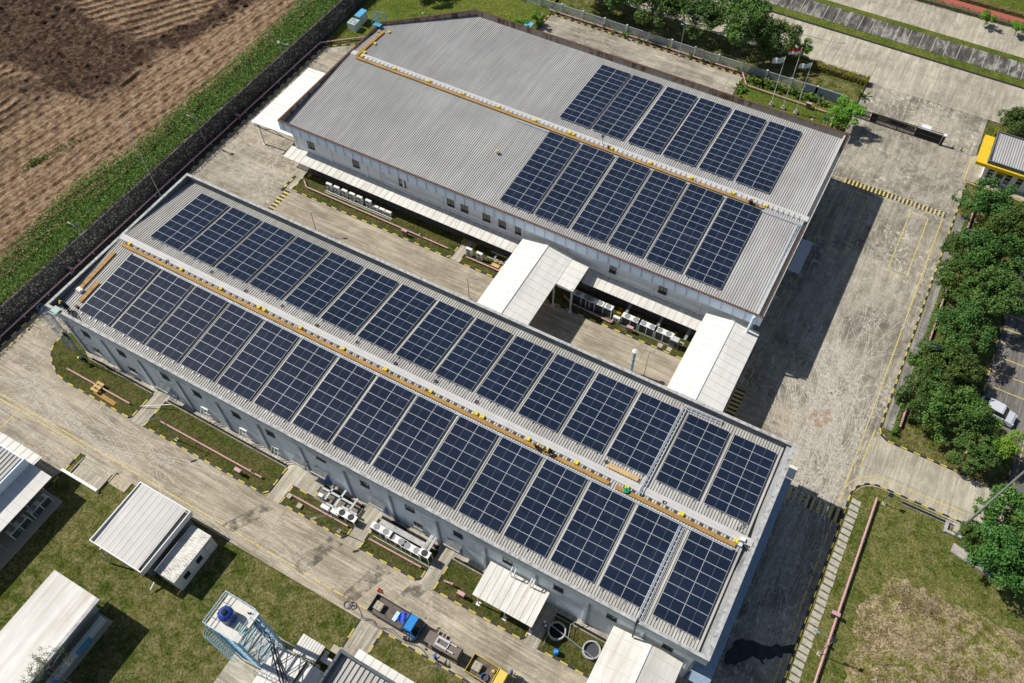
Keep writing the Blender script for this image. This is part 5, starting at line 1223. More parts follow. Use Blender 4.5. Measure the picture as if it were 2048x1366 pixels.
for k, (x, y) in enumerate(((-9.8, 23.0), (-9.55, 22.7))):
    t_ = thing("gas_bottle", ["white bottle by the steps under the awning, farther back", "white bottle by the steps under the awning, nearer the road"][k], "bottle", (x, y, .05)); put("bottle_body", lathe((x, y, .05), [(.16, 0), (.17, .5), (.1, .62)], 10), m_dgrey, t_); put("bottle_top", lathe((x, y, .67), [(.15, 0), (.15, .05), (.03, .08)], 10), m_white, t_)

# ================================================================== PINK FIRE MAINS
def main_pipe(label, pts, r=.1, legs=4.0, name="fire_main"):
    t_ = thing(name, label, "pipe", (*pts[0][:2], 0), "pink painted fire mains")
    put("pipe_run", MB().tube(pts, r, 8), m_pink, t_)
    mb = MB()
    for a, b in zip(pts[:-1], pts[1:]):
        a, b = Vector(a), Vector(b); L = (b - a).length; s = 1.0
        while s < L - .3:
            p = a.lerp(b, s / L); mb.box(p.x - .09, p.x + .09, p.y - .09, p.y + .09, 0, p.z - r * .6); s += legs
    if mb.v: put("support", mb, m_grey, t_)
    fl = MB()
    for a, b in zip(pts[:-1], pts[1:]):
        a, b = Vector(a), Vector(b); u = (b - a).normalized(); L = (b - a).length; s = .05
        while s < L: p = a + u * s; fl.cyl(p, p + u * .07, r * 1.5, n=8); s += 5.5
    put("flange", fl, m_pink, t_)
    return t_
main_pipe("very long pink pipe following the foot of the stone wall", [(-85.8, -20, .5), (-85.75, 88.0, .5), (-80.0, 92.8, .5), (-72, 93.0, .5)], .12)
main_pipe("pink pipe with wooden pallet over it near the caged ladder", [(-75.0, 21.85, .4), (-64.8, 21.85, .4)])
main_pipe("pink pipe in the long grass bed before the near hall windows", [(-59.9, 21.8, .4), (-45.0, 21.85, .4)])
main_pipe("pink pipe in front of the pit yard", [(-40.6, 21.8, .4), (-33.2, 21.8, .4)])
main_pipe("pink pipe in front of the white fan units by the near hall", [(-30.4, 21.75, .4), (-23.8, 21.8, .4)])
main_pipe("stub of pink pipe next to the white sheet awning", [(-21.0, 21.75, .4), (-20.3, 21.8, .5), (-19.9, 21.8, .4)])
main_pipe("bent pink pipe in the long grass bed below the far hall", [(-69.0, 61.5, .4), (-67.9, 60.6, .4), (-44.3, 60.55, .4)])
main_pipe("pink pipe below the two tall slim units", [(-41.4, 60.45, .4), (-36.2, 60.45, .4)])
main_pipe("pink pipe with a kink below the shaded large units", [(-27.0, 60.9, .4), (-25.6, 60.3, .4), (-19.9, 60.0, .4), (-19.9, 60.7, .4)])
main_pipe("pink pipe across the flagpole lawn ending in a grey stub", [(-57.0, 114.0, .35), (-22.6, 114.0, .35), (-21.0, 111.3, .4), (-6.9, 111.2, .4), (-6.75, 108.4, .4)])
main_pipe("thick pink pipe down the south-east lawn beside the stepping slabs", [(15.72, 52.5, .5), (15.73, 10, .5)], .12)
main_pipe("pink pipe half hidden under the tree row", [(15.6, 103.5, .5), (15.6, 62.5, .5)], .14)
main_pipe("short pink pipe leaving the north corner of the far hall", [(-57.6, 99, .4), (-57.4, 112.5, .4)], .1)
bxs = [(-18.6, 21.3, "grey hose box with pink lid by the white sheet awning"), (-24.8, 34.6, None), (-50.8, 59.95, "grey hose box on the pink pipe below the long awning"), (-17.4, 60.0, "brown hose box on the grass below the sunlit fan units"), (-11.0, 111.0, "dark hose box on the flagpole lawn pipe"), (15.45, 37.8, "pink hose box on the thick pipe of the south-east lawn"), (-85.9, 33.3, "pink hose box on the wall pipe beside the near hall"), (-85.8, 67.3, "pink hose box on the wall pipe near the far hall canopy"), (-47.6, 21.1, "brown hose box in the long bed before the near hall")]
for x, y, lb in bxs:
    if not lb: continue
    t_ = thing("hose_box", lb, "hose box", (x, y, 0), "hose boxes on the fire mains")
    put("box_body", MB().box(x - .38, x + .38, y - .16, y + .16, .3, 1.05), plain("hose_box_side", (.17, .11, .12)), t_); put("lid", MB().box(x - .42, x + .42, y - .2, y + .2, 1.05, 1.12), m_pink, t_); put("legs", MB().box(x - .3, x - .24, y - .05, y + .05, 0, .3).box(x + .24, x + .3, y - .05, y + .05, 0, .3), m_grey, t_)
for x, y, lb in ((-19.9, 21.8, "pink hydrant on the stub pipe beside the white sheet awning"), (-48.7, 60.6, "pink hydrant on the grass bed pipe below the far hall"), (-86.0, 34.9, "pink hydrant at the stone wall near the hose box"), (-46.4, 21.9, "pink hydrant near the end of the long bed pipe"), (-7.9, 111.3, "pale hydrant at the end of the flagpole lawn pipe"), (-76.3, 92.4, "small hydrant on the wall corner of the far hall"), (15.7, 34.6, "pale valve on the thick pipe of the south-east lawn")):
    t_ = thing("hydrant", lb, "hydrant", (x, y, 0), "fire hydrants")
    put("barrel", lathe((x, y, .05), [(.13, 0), (.11, .1), (.10, .7), (.14, .75), (.12, .85), (.04, .95)], 10), m_pink, t_, True); put("outlet", MB().cyl((x - .25, y, .65), (x + .25, y, .65), .06), m_pink, t_)

# ================================================================== LAMPS, FLAGS, SMALL POSTS
def lamp(x, y, h, adx, ady, label, L=1.2, panel=True, mat=m_steel, r=.06, head=.5):
    t_ = thing("street_lamp", label, "street lamp", (x, y, 0), "slim street lamps of the site")
    put("pole", MB().cyl((x, y, 0), (x, y, h), r, r * .6, 8), mat, t_)
    put("foot", MB().box(x - .2, x + .2, y - .2, y + .2, 0, .18), m_stone, t_)
    e = Vector((x + adx * L, y + ady * L, h + .12))
    put("arm", MB().tube([(x, y, h), (x + adx * L * .4, y + ady * L * .4, h + .15), e], r * .55, 6), mat, t_)
    put("lamp_head", MB().bar(e, e + Vector((adx, ady, 0)) * head, .22, .07), m_grey, t_)
    if panel: put("solar_plate", MB().hexa([(x - .25, y - .2, h + .1), (x + .25, y - .2, h + .1), (x + .25, y + .2, h + .3), (x - .25, y + .2, h + .3)], [(x - .25, y - .2, h + .13), (x + .25, y - .2, h + .13), (x + .25, y + .2, h + .33), (x - .25, y + .2, h + .33)]), m_glass, t_)
    return t_
lamp(-85.3, 49.5, 12.0, -.7, .7, "very tall bare lamp pole between the stone wall and the near hall corner", .8, False, head=.2)
lamp(-86.4, 60.6, 5.0, -1, 0, "lamp at the stone wall beside the open west yard")
lamp(-86.4, 57.1, 2.3, -.5, 0, "short lamp post at the stone wall beside the west yard", .5, False)
lamp(-86.6, 37.4, 4.5, -1, 0, "lamp at the stone wall nearest the ridge end of the near hall")
lamp(-86.6, 80.0, 5.2, 1, .2, "lamp at the stone wall behind the broad white canopy")
lamp(-61.9, 54.7, 3.7, 1, .6, "lamp standing behind the near hall parapet toward the west yard", .7, False, m_grey)
lamp(-37.6, 54.8, 4.1, .9, .5, "lamp standing behind the near hall parapet beside the left covered way", .7, False, m_grey)
lamp(-13.1, 54.8, 5.2, .5, .5, "lamp standing behind the near hall parapet beside the round flue", .6, False)
lamp(-56.8, 20.95, 5.4, -.8, -1.0, "lamp leaning over the kerb of the long bed before the near hall", 1.3, False, m_grey)
lamp(-33.8, 20.95, 4.7, -.9, -.9, "lamp over the kerb in front of the pit yard", 1.2, False, m_grey)
lamp(16.6, 52.4, 2.2, .3, .1, "low solar lamp on the rounded corner of the south-east lawn", .3)
lamp(15.3, 33.5, 5.0, -1, 0, "lamp beside the thick pink pipe on the south-east lawn", 1.4)
lamp(-33.1, 113.4, 5.5, -.6, .2, "lamp in the planting strip along the white fence", .6)
lamp(-9.6, 108.8, 4.4, .1, .3, "lamp on the flagpole lawn close to the rusty parapet", .4)
lamp(-75.5, 103.2, 1.6, -.2, .1, "small lamp on the north lawn beyond the chamfered corner", .3)
lamp(-20.8, 128.0, 10.5, .5, .3, "tall public lamp beside the upper carriageway", 1.5, False)
lamp(15.9, 91.5, 5.5, -.9, 0, "lamp poking out of the tree row, near its top", 1.2); lamp(15.9, 71.5, 5.2, -.9, 0, "lamp poking out of the tree row, halfway down", 1.2)
bl = thing("street_lamp", "big grey lamp pole rising out of the lower right trees", "street lamp", (24.4, 53.2, 0))
put("pole", MB().cyl((24.4, 53.2, 0), (24.4, 53.2, 17), .16, .09, 10), m_steel, bl); put("foot", MB().box(23.9, 24.9, 52.7, 53.7, 0, .5), m_stone, bl)
fl_ = thing("flue", "round blue silver flue with conical cap rising behind the near hall parapet", "flue", (-14.74, 54.7, 0))
put("stack", MB().cyl((-14.74, 54.7, 0), (-14.74, 54.7, 4.4), .17, n=12), m_frameblue, fl_); put("cap", lathe((-14.74, 54.7, 4.4), [(.30, 0), (.34, .2), (.05, .35)], 12), m_white, fl_); put("hoops", MB().cyl((-14.74, 54.7, 1.5), (-14.74, 54.7, 1.56), .2).cyl((-14.74, 54.7, 2.6), (-14.74, 54.7, 2.66), .2).cyl((-14.74, 54.7, 3.6), (-14.74, 54.7, 3.66), .2), m_dgrey, fl_)
def flag(x, y, h, label, two, poly_h=.95):
    t_ = thing("flagpole", label, "flagpole", (x, y, 0), "three flagpoles")
    put("pole", MB().cyl((x, y, 0), (x, y, h), .06, .035, 8), m_white, t_); put("foot", MB().box(x - .3, x + .3, y - .25, y + .25, 0, .35).box(x - .14, x + .14, y - .14, y + .14, .35, .7), m_coping, t_)
    f1 = MB(); f2 = MB(); n = 12; L = 1.7
    def P(u, v):
        return (x - u * L * .92, y - u * .55 + .12 * math.sin(u * 9), h - .25 - v * poly_h - .28 * u * u + .05 * math.sin(u * 11 + v * 2))
    for i in range(n):
        for j in range(4):
            q = [P(i / n, j / 4), P((i + 1) / n, j / 4), P((i + 1) / n, (j + 1) / 4), P(i / n, (j + 1) / 4)]
            (f1 if (two and j < 2) else f2).face(q)
    f_ = put("flag", f2, plain("white_cloth", (.78, .79, .82), .8, var=.03), t_, True)
    if two: put("red_half", f1, plain("red_cloth", (.50, .02, .03), .8), f_, True)
    else:
        e = MB()
        for k in range(3):
            u0, u1 = .34 + k * .12, .40 + k * .12; a = P(u0, .45); b = P(u1, .45); c = P(u1, .62); d = P(u0, .62); e.face([(p[0], p[1] - .02, p[2]) for p in (a, b, c, d)])
        put("emblem", e, plain("blue_print", (.25, .38, .55)), f_)
flag(-16.15, 108.95, 9.0, "left flagpole with a white flag bearing a small blue emblem", False)
flag(-14.3, 109.1, 11.1, "tallest middle flagpole with a red and white flag", True)
flag(-12.3, 108.95, 9.4, "right flagpole with a white flag bearing a small blue emblem", False, .8)
sg = thing("lawn_sign", "small teal sign board on two posts on the flagpole lawn", "sign", (-7.6, 108.2, 0))
put("board", MB().box(-8.1, -7.2, 108.3, 108.36, 1.2, 1.7), plain("teal_board", (.06, .22, .25)), sg); put("post", MB().cyl((-7.9, 108.33, 0), (-7.9, 108.33, 1.2), .03).cyl((-7.4, 108.33, 0), (-7.4, 108.33, 1.2), .03), m_white, sg)
sg = thing("lawn_sign", "small blue board lying in the shrubs at the corner of the north yard", "sign", (-58, 104, 0)); put("board", MB().hexa([(-58.9, 108, .3), (-57.4, 108, .3), (-57.4, 109.2, .5), (-58.9, 109.2, .5)], [(-58.9, 108, .36), (-57.4, 108, .36), (-57.4, 109.2, .56), (-58.9, 109.2, .56)]), m_sky, sg)

# ---- white fence and the sliding gate
fe = thing("boundary_fence", "long white slatted steel fence with square posts between the planting strip and the trees", "fence", (-35, 114.5, 0))
for k in range(15): 
    x = -67.0 + k * 4.0; put("fence_post", MB().box(x - .16, x + .16, 114.4, 114.65, 0, 1.75), plain("pale_fence", (.50, .56, .58), .7), fe)
mb = MB()
for k in range(14):
    a = -67.0 + k * 4.0 + .16; b = a + 3.68
    if k == 13: b = -13.3
    mb.box(a, b, 114.50, 114.56, .12, .2).box(a, b, 114.50, 114.56, 1.5, 1.56); n = int((b - a) / .13)
    for j in range(n): mb.box(a + j * .13, a + j * .13 + .07, 114.515, 114.545, .2, 1.5)
put("slat_panel", mb, plain("pale_fence", (.50, .56, .58)), fe)
single("boundary_wall", MB().box(-13.2, -6.4, 114.4, 114.6, 0, 1.65), plain("blue_grey_wall", (.20, .25, .29), .8), "plain blue grey wall panel ending the white fence near the gate", "wall")
m_gate = plain("gate_black", (.008, .008, .01), .6)
gt = thing("sliding_gate", "long black steel sliding gate across the gateway", "gate", (3, 112.6, 0))
mb = MB()
for z in (.12, .85, 1.6): mb.bar((-4.4, 112.6, z), (8.3, 112.6, z), .08, .09)
for x in (-4.4, -2.0, -1.1, 2.0, 4.6, 8.3): mb.bar((x, 112.6, .1), (x, 112.6, 1.7), .10)
put("frame", mb, m_dgrey, gt)
for xa, xb in ((-4.3, -2.05), (-1.05, 4.6)):
    mb = MB()
    for k in range(int((xb - xa) / .135)): mb.box(xa + k * .135, xa + k * .135 + .085, 112.57, 112.63, .12, 1.66)
    put("bars", mb, m_gate, gt)
mb = MB()
for k in range(48):
    x = -1.9 + k * .135; mb.box(x, x + .06, 113.47, 113.53, .1, 1.1)
put("rear_bars", mb, m_gate, gt)
put("solid_panel", MB().box(-2.0, -1.1, 112.57, 112.63, .15, 1.68), m_gate, gt); put("solid_panel", MB().box(4.65, 8.25, 112.57, 112.63, .15, 1.68), m_gate, gt)
put("back_rail", MB().bar((-4.4, 113.5, .9), (8.3, 113.5, 1.3), .07).bar((-4.4, 113.5, 0.1), (8.3, 113.5, .1), .07).bar((-2.0, 113.5, 0), (-2.0, 113.5, 1.2), .08).bar((4.6, 113.5, 0), (4.6, 113.5, 1.2), .08).bar((8.3, 113.5, 0), (8.3, 113.5, 1.3), .08), m_dgrey, gt)
gp = thing("gate_post", "black gate post with a white cap at the open end of the sliding gate", "post", (8.55, 112.6, 0)); put("shaft", MB().box(8.4, 8.75, 112.4, 112.75, 0, 1.75), m_blk, gp); put("cap", MB().box(8.33, 8.82, 112.33, 112.82, 1.75, 1.95), m_white, gp)
for k, x in enumerate((10.3, 11.5)): single("bollard", MB().cyl((x, 112.8, 0), (x, 112.8, .6), .07).box(x - .12, x + .12, 112.68, 112.92, 0, .05), m_rust, ["rusty stub bollard nearer the black gate", "rusty stub bollard nearer the guard house"][k], "bollard")
single("gate_rail", MB().box(8.8, 13.2, 112.45, 112.55, .004, .05), m_grey, "low dark gate rail across the gateway opening", "rail")

# ---- odds and ends on the ground
pt = thing("wooden_pallet", "pale wooden pallet lying over the pink pipe near the caged ladder", "pallet", (-69.6, 21.7, .5))
mb = MB()
for k in range(3): mb.box(-70.2 + .02, -69.1, 21.0 + k * .5, 21.3 + k * .5, .62, .68)
put("slats", mb, m_ply, pt); put("bearers", MB().box(-70.1, -69.95, 20.95, 22.35, .5, .62).box(-69.4, -69.25, 20.95, 22.35, .5, .62), m_ply, pt)
single("plywood_strip", MB().hexa([(-69.9, 20.9, .12), (-66.4, 20.75, .12), (-66.4, 21.25, .12), (-69.9, 21.4, .12)], [(-69.9, 20.9, .18), (-66.4, 20.75, .18), (-66.4, 21.25, .18), (-69.9, 21.4, .18)]), m_orange, "orange board lying in the grass beside the pallet", "board")
single("metal_pole", MB().cyl((-63.5, 22.2, .3), (-60.0, 24.0, .9), .05), m_white, "slim white pole propped between the two first beds", "pole")
ps = thing("loading_pad", "shallow walled concrete pad with pale ledge on the lawn beside the road", "slab", (-62, 13, 0))
put("pad_floor", MB().box(-64.4, -60.2, 11.9, 14.3, .02, .12), m_apron, ps); put("ledge", MB().box(-65.4, -60.0, 11.55, 11.85, 0, .55), m_white, ps); put("ramp", MB().box(-64.4, -59.8, 13.2, 14.5, .12, .2), concrete("ramp_pad", (.36, .33, .25), (.22, .2, .15), (.48, .44, .36), 'x', 0), ps)
put("side_kerb", MB().box(-60.2, -60.05, 11.85, 14.0, 0, .3).box(-64.5, -64.4, 11.85, 14.0, 0, .3), m_stone, ps)
single("manhole_slab", MB().box(-59.7, -57.4, 13.05, 14.3, .06, .16).box(-59.1, -58.0, 13.3, 14.1, .16, .18), plain("speckled_slab", (.42, .36, .26), .9, var=.3, scale=4), "square slab with a pale stained middle on the lawn corner next to the pad", "slab")
rbm = thing("broken_slab", "cracked tilted concrete slab by the lower right trees", "slab", (26.5, 50.8, 0)); put("slab_piece", MB().hexa([(24.2, 50.4, 0), (26.6, 49.8, 0), (26.9, 50.9, 0), (24.3, 51.5, 0)], [(24.2, 50.4, .3), (26.6, 49.8, .45), (26.9, 50.9, .4), (24.3, 51.5, .3)]).hexa([(26.75, 49.8, 0), (28.9, 49.4, 0), (29.0, 50.6, 0), (27.0, 50.9, 0)], [(26.75, 49.8, .5), (28.9, 49.4, .25), (29.0, 50.6, .3), (27.0, 50.9, .4)]), plain("mouldy_concrete", (.33, .31, .28), .95, var=.5, scale=1.3), rbm)
single("culvert_head", MB().box(23.2, 25.0, 52.3, 52.6, 0, .4).box(23.2, 25.0, 53.5, 53.8, 0, .4).box(23.0, 23.3, 52.3, 53.8, 0, .35), m_coping, "low concrete culvert head at the end of the open drain", "culvert")
cn = thing("traffic_cone", "red traffic cone fallen behind the blue truck", "cone", (-26.3, 17.7, 0)); put("cone_body", MB().cyl((-26.4, 17.7, .2), (-25.95, 17.6, .25), .17, .03, 12), m_red, cn); put("cone_base", MB().box(-26.5, -26.4, 17.5, 17.9, .02, .42), m_red, cn)
hz = MB(); rp = [(-28.3, 14.8), (-27.6, 15.3), (-26.8, 14.9), (-26.2, 14.6), (-25.2, 14.9), (-24.4, 14.55), (-23.0, 15.0), (-21.4, 14.7), (-19.6, 14.9), (-17.9, 14.4), (-16.2, 14.3), (-14.3, 14.6), (-12.5, 13.9)]
def smoothp(p, n=6):
    o = []
    for i in range(len(p) - 1):
        p0, p1, p2, p3 = [Vector((*p[max(0, min(len(p) - 1, i + d))], 0)) for d in (-1, 0, 1, 2)]
        for k in range(n):
            t = k / n; o.append(.5 * ((2 * p1) + (p2 - p0) * t + (2 * p0 - 5 * p1 + 4 * p2 - p3) * t * t + (3 * p1 - p0 - 3 * p2 + p3) * t ** 3))
    return o
m_hose = plain("grey_hose", (.17, .16, .19), .6)
hz.tube([v + Vector((0, 0, .06)) for v in smoothp(rp)], .045, 6); hz.tube([v + Vector((0, -.13, .05)) for v in smoothp([(x + .1 * math.sin(i), y - .1 * math.cos(i * 2)) for i, (x, y) in enumerate(rp)])], .04, 6)
hz.ring((-28.4, 14.9, .05), .45, .07, .07, 18).ring((-27.9, 15.1, .1), .4, .07, .07, 18)
single("hose_lines", hz, m_hose, "pair of grey hoses snaking from the lawn edge past the trucks", "hose")

# ================================================================== TRUCKS, RIG, CAR
def wheel(parent, x, y, r=.38, wd=.22):
    wv = put("wheel", MB().cyl((x, y - wd / 2, r), (x, y + wd / 2, r), r, n=18), m_tyre, parent)
    put("rim", MB().cyl((x, y - wd / 2 - .01, r), (x, y + wd / 2 + .01, r), r * .55, n=12), m_steel, wv)
def truck(label, x, y, rz, L, paint, bedside, loc_extra):
    """bed from x=0 to L behind a cab at L..L+1.5; half width .95"""
    t_ = thing("flatbed_truck", label, "truck", (0, 0, 0))
    H = .95
    put("chassis", MB().box(.1, L + 1.5, -.35, .35, .45, .65), m_dgrey, t_)
    put("bed_floor", MB().box(0, L, -H, H, .78, .86), m_wood, t_)
    for a in ((0, .05, -H, H), (L - .05, L, -H, H), (.05, L - .05, -H, -H + .05), (.05, L - .05, H - .05, H)): put("dropside", MB().box(*a, .86, 1.28), bedside, t_)
    put("headboard", MB().box(L - .05, L + .03, -H, H, 1.28, 1.75).bar((L, -H, 1.85), (L, H, 1.85), .07), bedside, t_)
    cab = MB().hexa([(L + .12, -.88, .5), (L + 1.55, -.88, .5), (L + 1.55, .88, .5), (L + .12, .88, .5)], [(L + .12, -.9, 1.25), (L + 1.6, -.9, 1.25), (L + 1.6, .9, 1.25), (L + .12, .9, 1.25)])
    cb_ = put("cab", cab, paint, t_)
    put("cab_roof", MB().hexa([(L + .14, -.80, 1.96), (L + 1.08, -.80, 1.96), (L + 1.08, .80, 1.96), (L + .14, .80, 1.96)], [(L + .2, -.74, 2.06), (L + 1.0, -.74, 2.06), (L + 1.0, .74, 2.06), (L + .2, .74, 2.06)]), paint, cb_)
    put("windscreen", MB().hexa([(L + .14, -.86, 1.25), (L + 1.56, -.86, 1.25), (L + 1.56, .86, 1.25), (L + .14, .86, 1.25)], [(L + .14, -.79, 1.96), (L + 1.09, -.79, 1.96), (L + 1.09, .79, 1.96), (L + .14, .79, 1.96)]), m_glass, cb_)
    for s in (-1, 1):
        put("pillar", MB().bar((L + 1.57, s * .85, 1.25), (L + 1.08, s * .79, 1.97), .06).bar((L + .16, s * .88, 1.25), (L + .16, s * .8, 1.97), .1), paint, cb_)
        put("mirror", MB().bar((L + 1.3, s * .9, 1.5), (L + 1.55, s * 1.2, 1.55), .03).box(L + 1.5, L + 1.55, s * 1.2 - .09, s * 1.2 + .09, 1.4, 1.7), m_dgrey, cb_)
        put("headlight", MB().box(L + 1.55, L + 1.62, s * .62 - .14, s * .62 + .14, .72, .9), m_alu, cb_)
    put("bumper", MB().box(L + 1.5, L + 1.66, -.9, .9, .38, .58), m_dgrey, cb_)
    for wx in (.85, L + .95):
        for s in (-1, 1): wheel(t_, wx, s * .8)
    move(t_, x, y, 0, rz); return t_
truck("blue flatbed truck with dark wooden bed parked beside the lawn kerb", -26.0, 16.18, R(-.5), 4.2, plain("bright_blue_paint", (.015, .22, .60), .35, .5, var=.06), plain("dark_blue_paint", (.02, .045, .09), .5, var=.3), None)
truck("yellow flatbed truck at the bottom edge of the road", -14.35, 15.92, R(-1), 2.9, plain("truck_yellow_paint", (.70, .52, .10), .4, .5, var=.06), plain("dark_yellow_side", (.55, .42, .04), .5), None)
def block(x, y, z, s, label):
    mb = MB().box(x - s / 2, x + s / 2, y - s / 2, y + s / 2, z, z + .55)
    for a in (-1, 1):
        for b in (-1, 1): mb.box(x + a * s * .25 - .12, x + a * s * .25 + .12, y + b * s * .25 - .12, y + b * s * .25 + .12, z + .55, z + .6)
    return single("concrete_weight", mb, m_stone, label, "concrete weight")
block(-25.15, 16.1, .86, .85, "square concrete weight on the bed of the blue truck"); block(-13.5, 15.85, .86, .85, "square concrete weight on the bed of the yellow truck")
tp = MB(); 
def tarp(u, v): return (-22.9 + u * .95, 15.85 + v * 1.05, .95 + .22 * fbm(np.array(u * 3.1), np.array(v * 3.3), 71) + .12 * math.sin(u * 9 + v * 5))
for i in range(8):
    for j in range(8): tp.face([tarp(i / 8, j / 8), tarp((i + 1) / 8, j / 8), tarp((i + 1) / 8, (j + 1) / 8), tarp(i / 8, (j + 1) / 8)])
single("crumpled_tarp", tp, m_tarp, "crumpled blue tarp against the cab of the blue truck", "tarp")
single("sheet_stack", MB().box(-23.35, -22.95, 15.65, 16.65, .87, 1.0), plain("pale_cyan_sheet", (.45, .68, .72)), "pale cyan sheet beside the blue tarp on the truck bed", "sheet")
hc = MB()
for k in range(4): hc.ring((-12.4, 15.4, .88 + k * .06), .42 - .03 * (k % 2), .07, .06, 18)
single("hose_coil", hc, plain("blue_hose", (.06, .10, .24), .5), "round coil of dark blue hose on the yellow truck bed", "hose coil")
single("yellow_buoy", lathe((-11.9, 16.3, .86), [(.16, 0), (.19, .15), (.12, .3), (.03, .34)], 12), m_yel, "small yellow pot on the yellow truck bed near the cab", "pot")
rg = thing("press_rig", "brown hydraulic power rig with two silver cylinders on its deck, between the two trucks", "machine", (-17.3, 15.85, 0))
m_rig = plain("olive_machine_paint", (.12, .12, .085), .7, var=.3); m_rigd = plain("brown_deck", (.17, .14, .12), .8, var=.25)
put("deck", MB().box(-19.15, -15.35, 15.25, 16.45, 2.1, 2.2).box(-17.4, -15.4, 15.3, 16.4, 2.2, 2.32), m_rigd, rg)
put("engine_housing", MB().box(-17.0, -15.4, 15.32, 16.38, .5, 2.1), m_rig, rg)
fr = MB()
for x in (-19.1, -18.3, -17.1, -15.45):
    for y in (15.3, 16.4): fr.box(x - .05, x + .05, y - .05, y + .05, 0, 2.1)
for y in (15.3, 16.4): fr.bar((-19.1, y, .25), (-15.45, y, .25), .14).bar((-19.1, y, 1.2), (-17.1, y, 1.2), .08)
put("frame", fr, m_rig, rg)
for y in (15.55, 16.25):
    c = put("cylinder", MB().cyl((-18.0, y, 2.5), (-16.7, y, 2.5), .14, n=14), m_alu, rg); put("rod", MB().cyl((-16.7, y, 2.5), (-15.95, y, 2.45), .06, n=10), m_white, c)
put("cross_bar", MB().bar((-18.0, 15.4, 2.42), (-18.0, 16.4, 2.42), .07).bar((-16.75, 15.4, 2.42), (-16.75, 16.4, 2.42), .07), m_white, rg)
put("outrigger", MB().box(-19.0, -18.75, 16.45, 17.2, .35, .5).box(-18.1, -17.85, 16.45, 17.2, .35, .5), m_rust, rg)
put("side_panel", MB().box(-18.2, -17.2, 15.22, 15.27, .4, 1.9), m_black, rg)
pb = thing("hammer_head", "black ribbed cylinder head lying on the road beside the blue truck cab", "machine part", (-20.9, 15.0, 0)); put("barrel", MB().cyl((-21.5, 14.85, .35), (-20.4, 15.25, .35), .2, n=12), m_blk, pb); put("ribs", MB().cyl((-21.1, 15.0, .35), (-21.0, 15.03, .35), .25).cyl((-20.8, 15.1, .35), (-20.7, 15.14, .35), .25), m_grey, pb)
# white car
car = thing("parked_car", "silver white people carrier parked under the tree row", "car", (0, 0, 0))
L_, W_ = 4.2, .86
prof = [(0, .35), (0.02, .75), (.35, .95), (.9, 1.0), (1.35, 1.55), (1.8, 1.66), (3.3, 1.64), (4.0, 1.15), (4.18, .9), (4.2, .35)]
def loft(prof, wfun, m=0):
    mb = MB(); n = len(prof)
    for s in (-1, 1): mb.v += [(x, s * wfun(z), z) for x, z in prof]
    for i in range(n): j = (i + 1) % n; mb.f.append((i, j, n + j, n + i)); mb.mi.append(m)
    mb.f.append(tuple(range(n))); mb.f.append(tuple(range(2 * n - 1, n - 1, -1))); mb.mi += [m, m]; return mb
m_car = plain("silver_car_paint", (.62, .65, .69), .25, .6, .1, var=.03)
bd = put("body", loft([(0, .35), (0.02, .75), (.3, .93), (1.0, 1.02), (3.9, 1.06), (4.18, .95), (4.2, .35)], lambda z: W_), m_car, car)
put("cabin_glass", loft([(1.0, 1.0), (1.45, 1.56), (3.35, 1.58), (3.95, 1.04)], lambda z: W_ - .04 - max(0, z - 1.0) * .18), m_glass, bd)
put("roof", loft([(1.5, 1.58), (1.7, 1.66), (3.1, 1.66), (3.4, 1.59)], lambda z: .70), m_car, bd)
for s in (-1, 1):
    put("headlight", MB().box(-.02, .25, s * .68 - .12, s * .68 + .12, .66, .82), m_alu, bd); put("mirror", MB().box(1.25, 1.4, s * .95 - .08, s * .95 + .08, 1.0, 1.15), m_car, bd)
    put("door", MB().box(1.5, 3.3, s * .866 - .006, s * .866 + .006, .5, 1.0), m_car, bd)
    for wx in (.8, 3.35): wheel(car, wx, s * .76, .32, .2)
put("windscreen", MB().face([(.98, -.78, 1.04), (.98, .78, 1.04), (1.43, .68, 1.57), (1.43, -.68, 1.57)]), m_glass, bd)
move(car, 26.9, 69.5, 0, R(172))

# ================================================================== PEOPLE
m_skin = plain("skin", (.38, .22, .14), .6); m_navy = plain("navy_overalls", (.018, .025, .06), .85, var=.3, scale=8); m_bluej = plain("blue_overalls", (.01, .10, .38), .8, var=.2, scale=8)
m_helm = plain("yellow_helmet", (.85, .66, .04), .35); m_helmb = plain("blue_helmet", (.02, .16, .6), .35)
def skinned(name, verts, edges, rad, mat, parent, root=0):
    me = bpy.data.meshes.new(name); me.from_pydata([tuple(v) for v in verts], edges, [])
    o = bpy.data.objects.new(name, me); COL.objects.link(o); o.parent = parent; me.materials.append(mat)
    sk = o.modifiers.new("skin", 'SKIN'); sk.use_smooth_shade = True
    for i, sv in enumerate(me.skin_vertices[0].data): sv.radius = (rad[i], rad[i]); sv.use_root = (i == root)
    sb = o.modifiers.new("subdivision", 'SUBSURF'); sb.levels = 1; sb.render_levels = 1
    return o
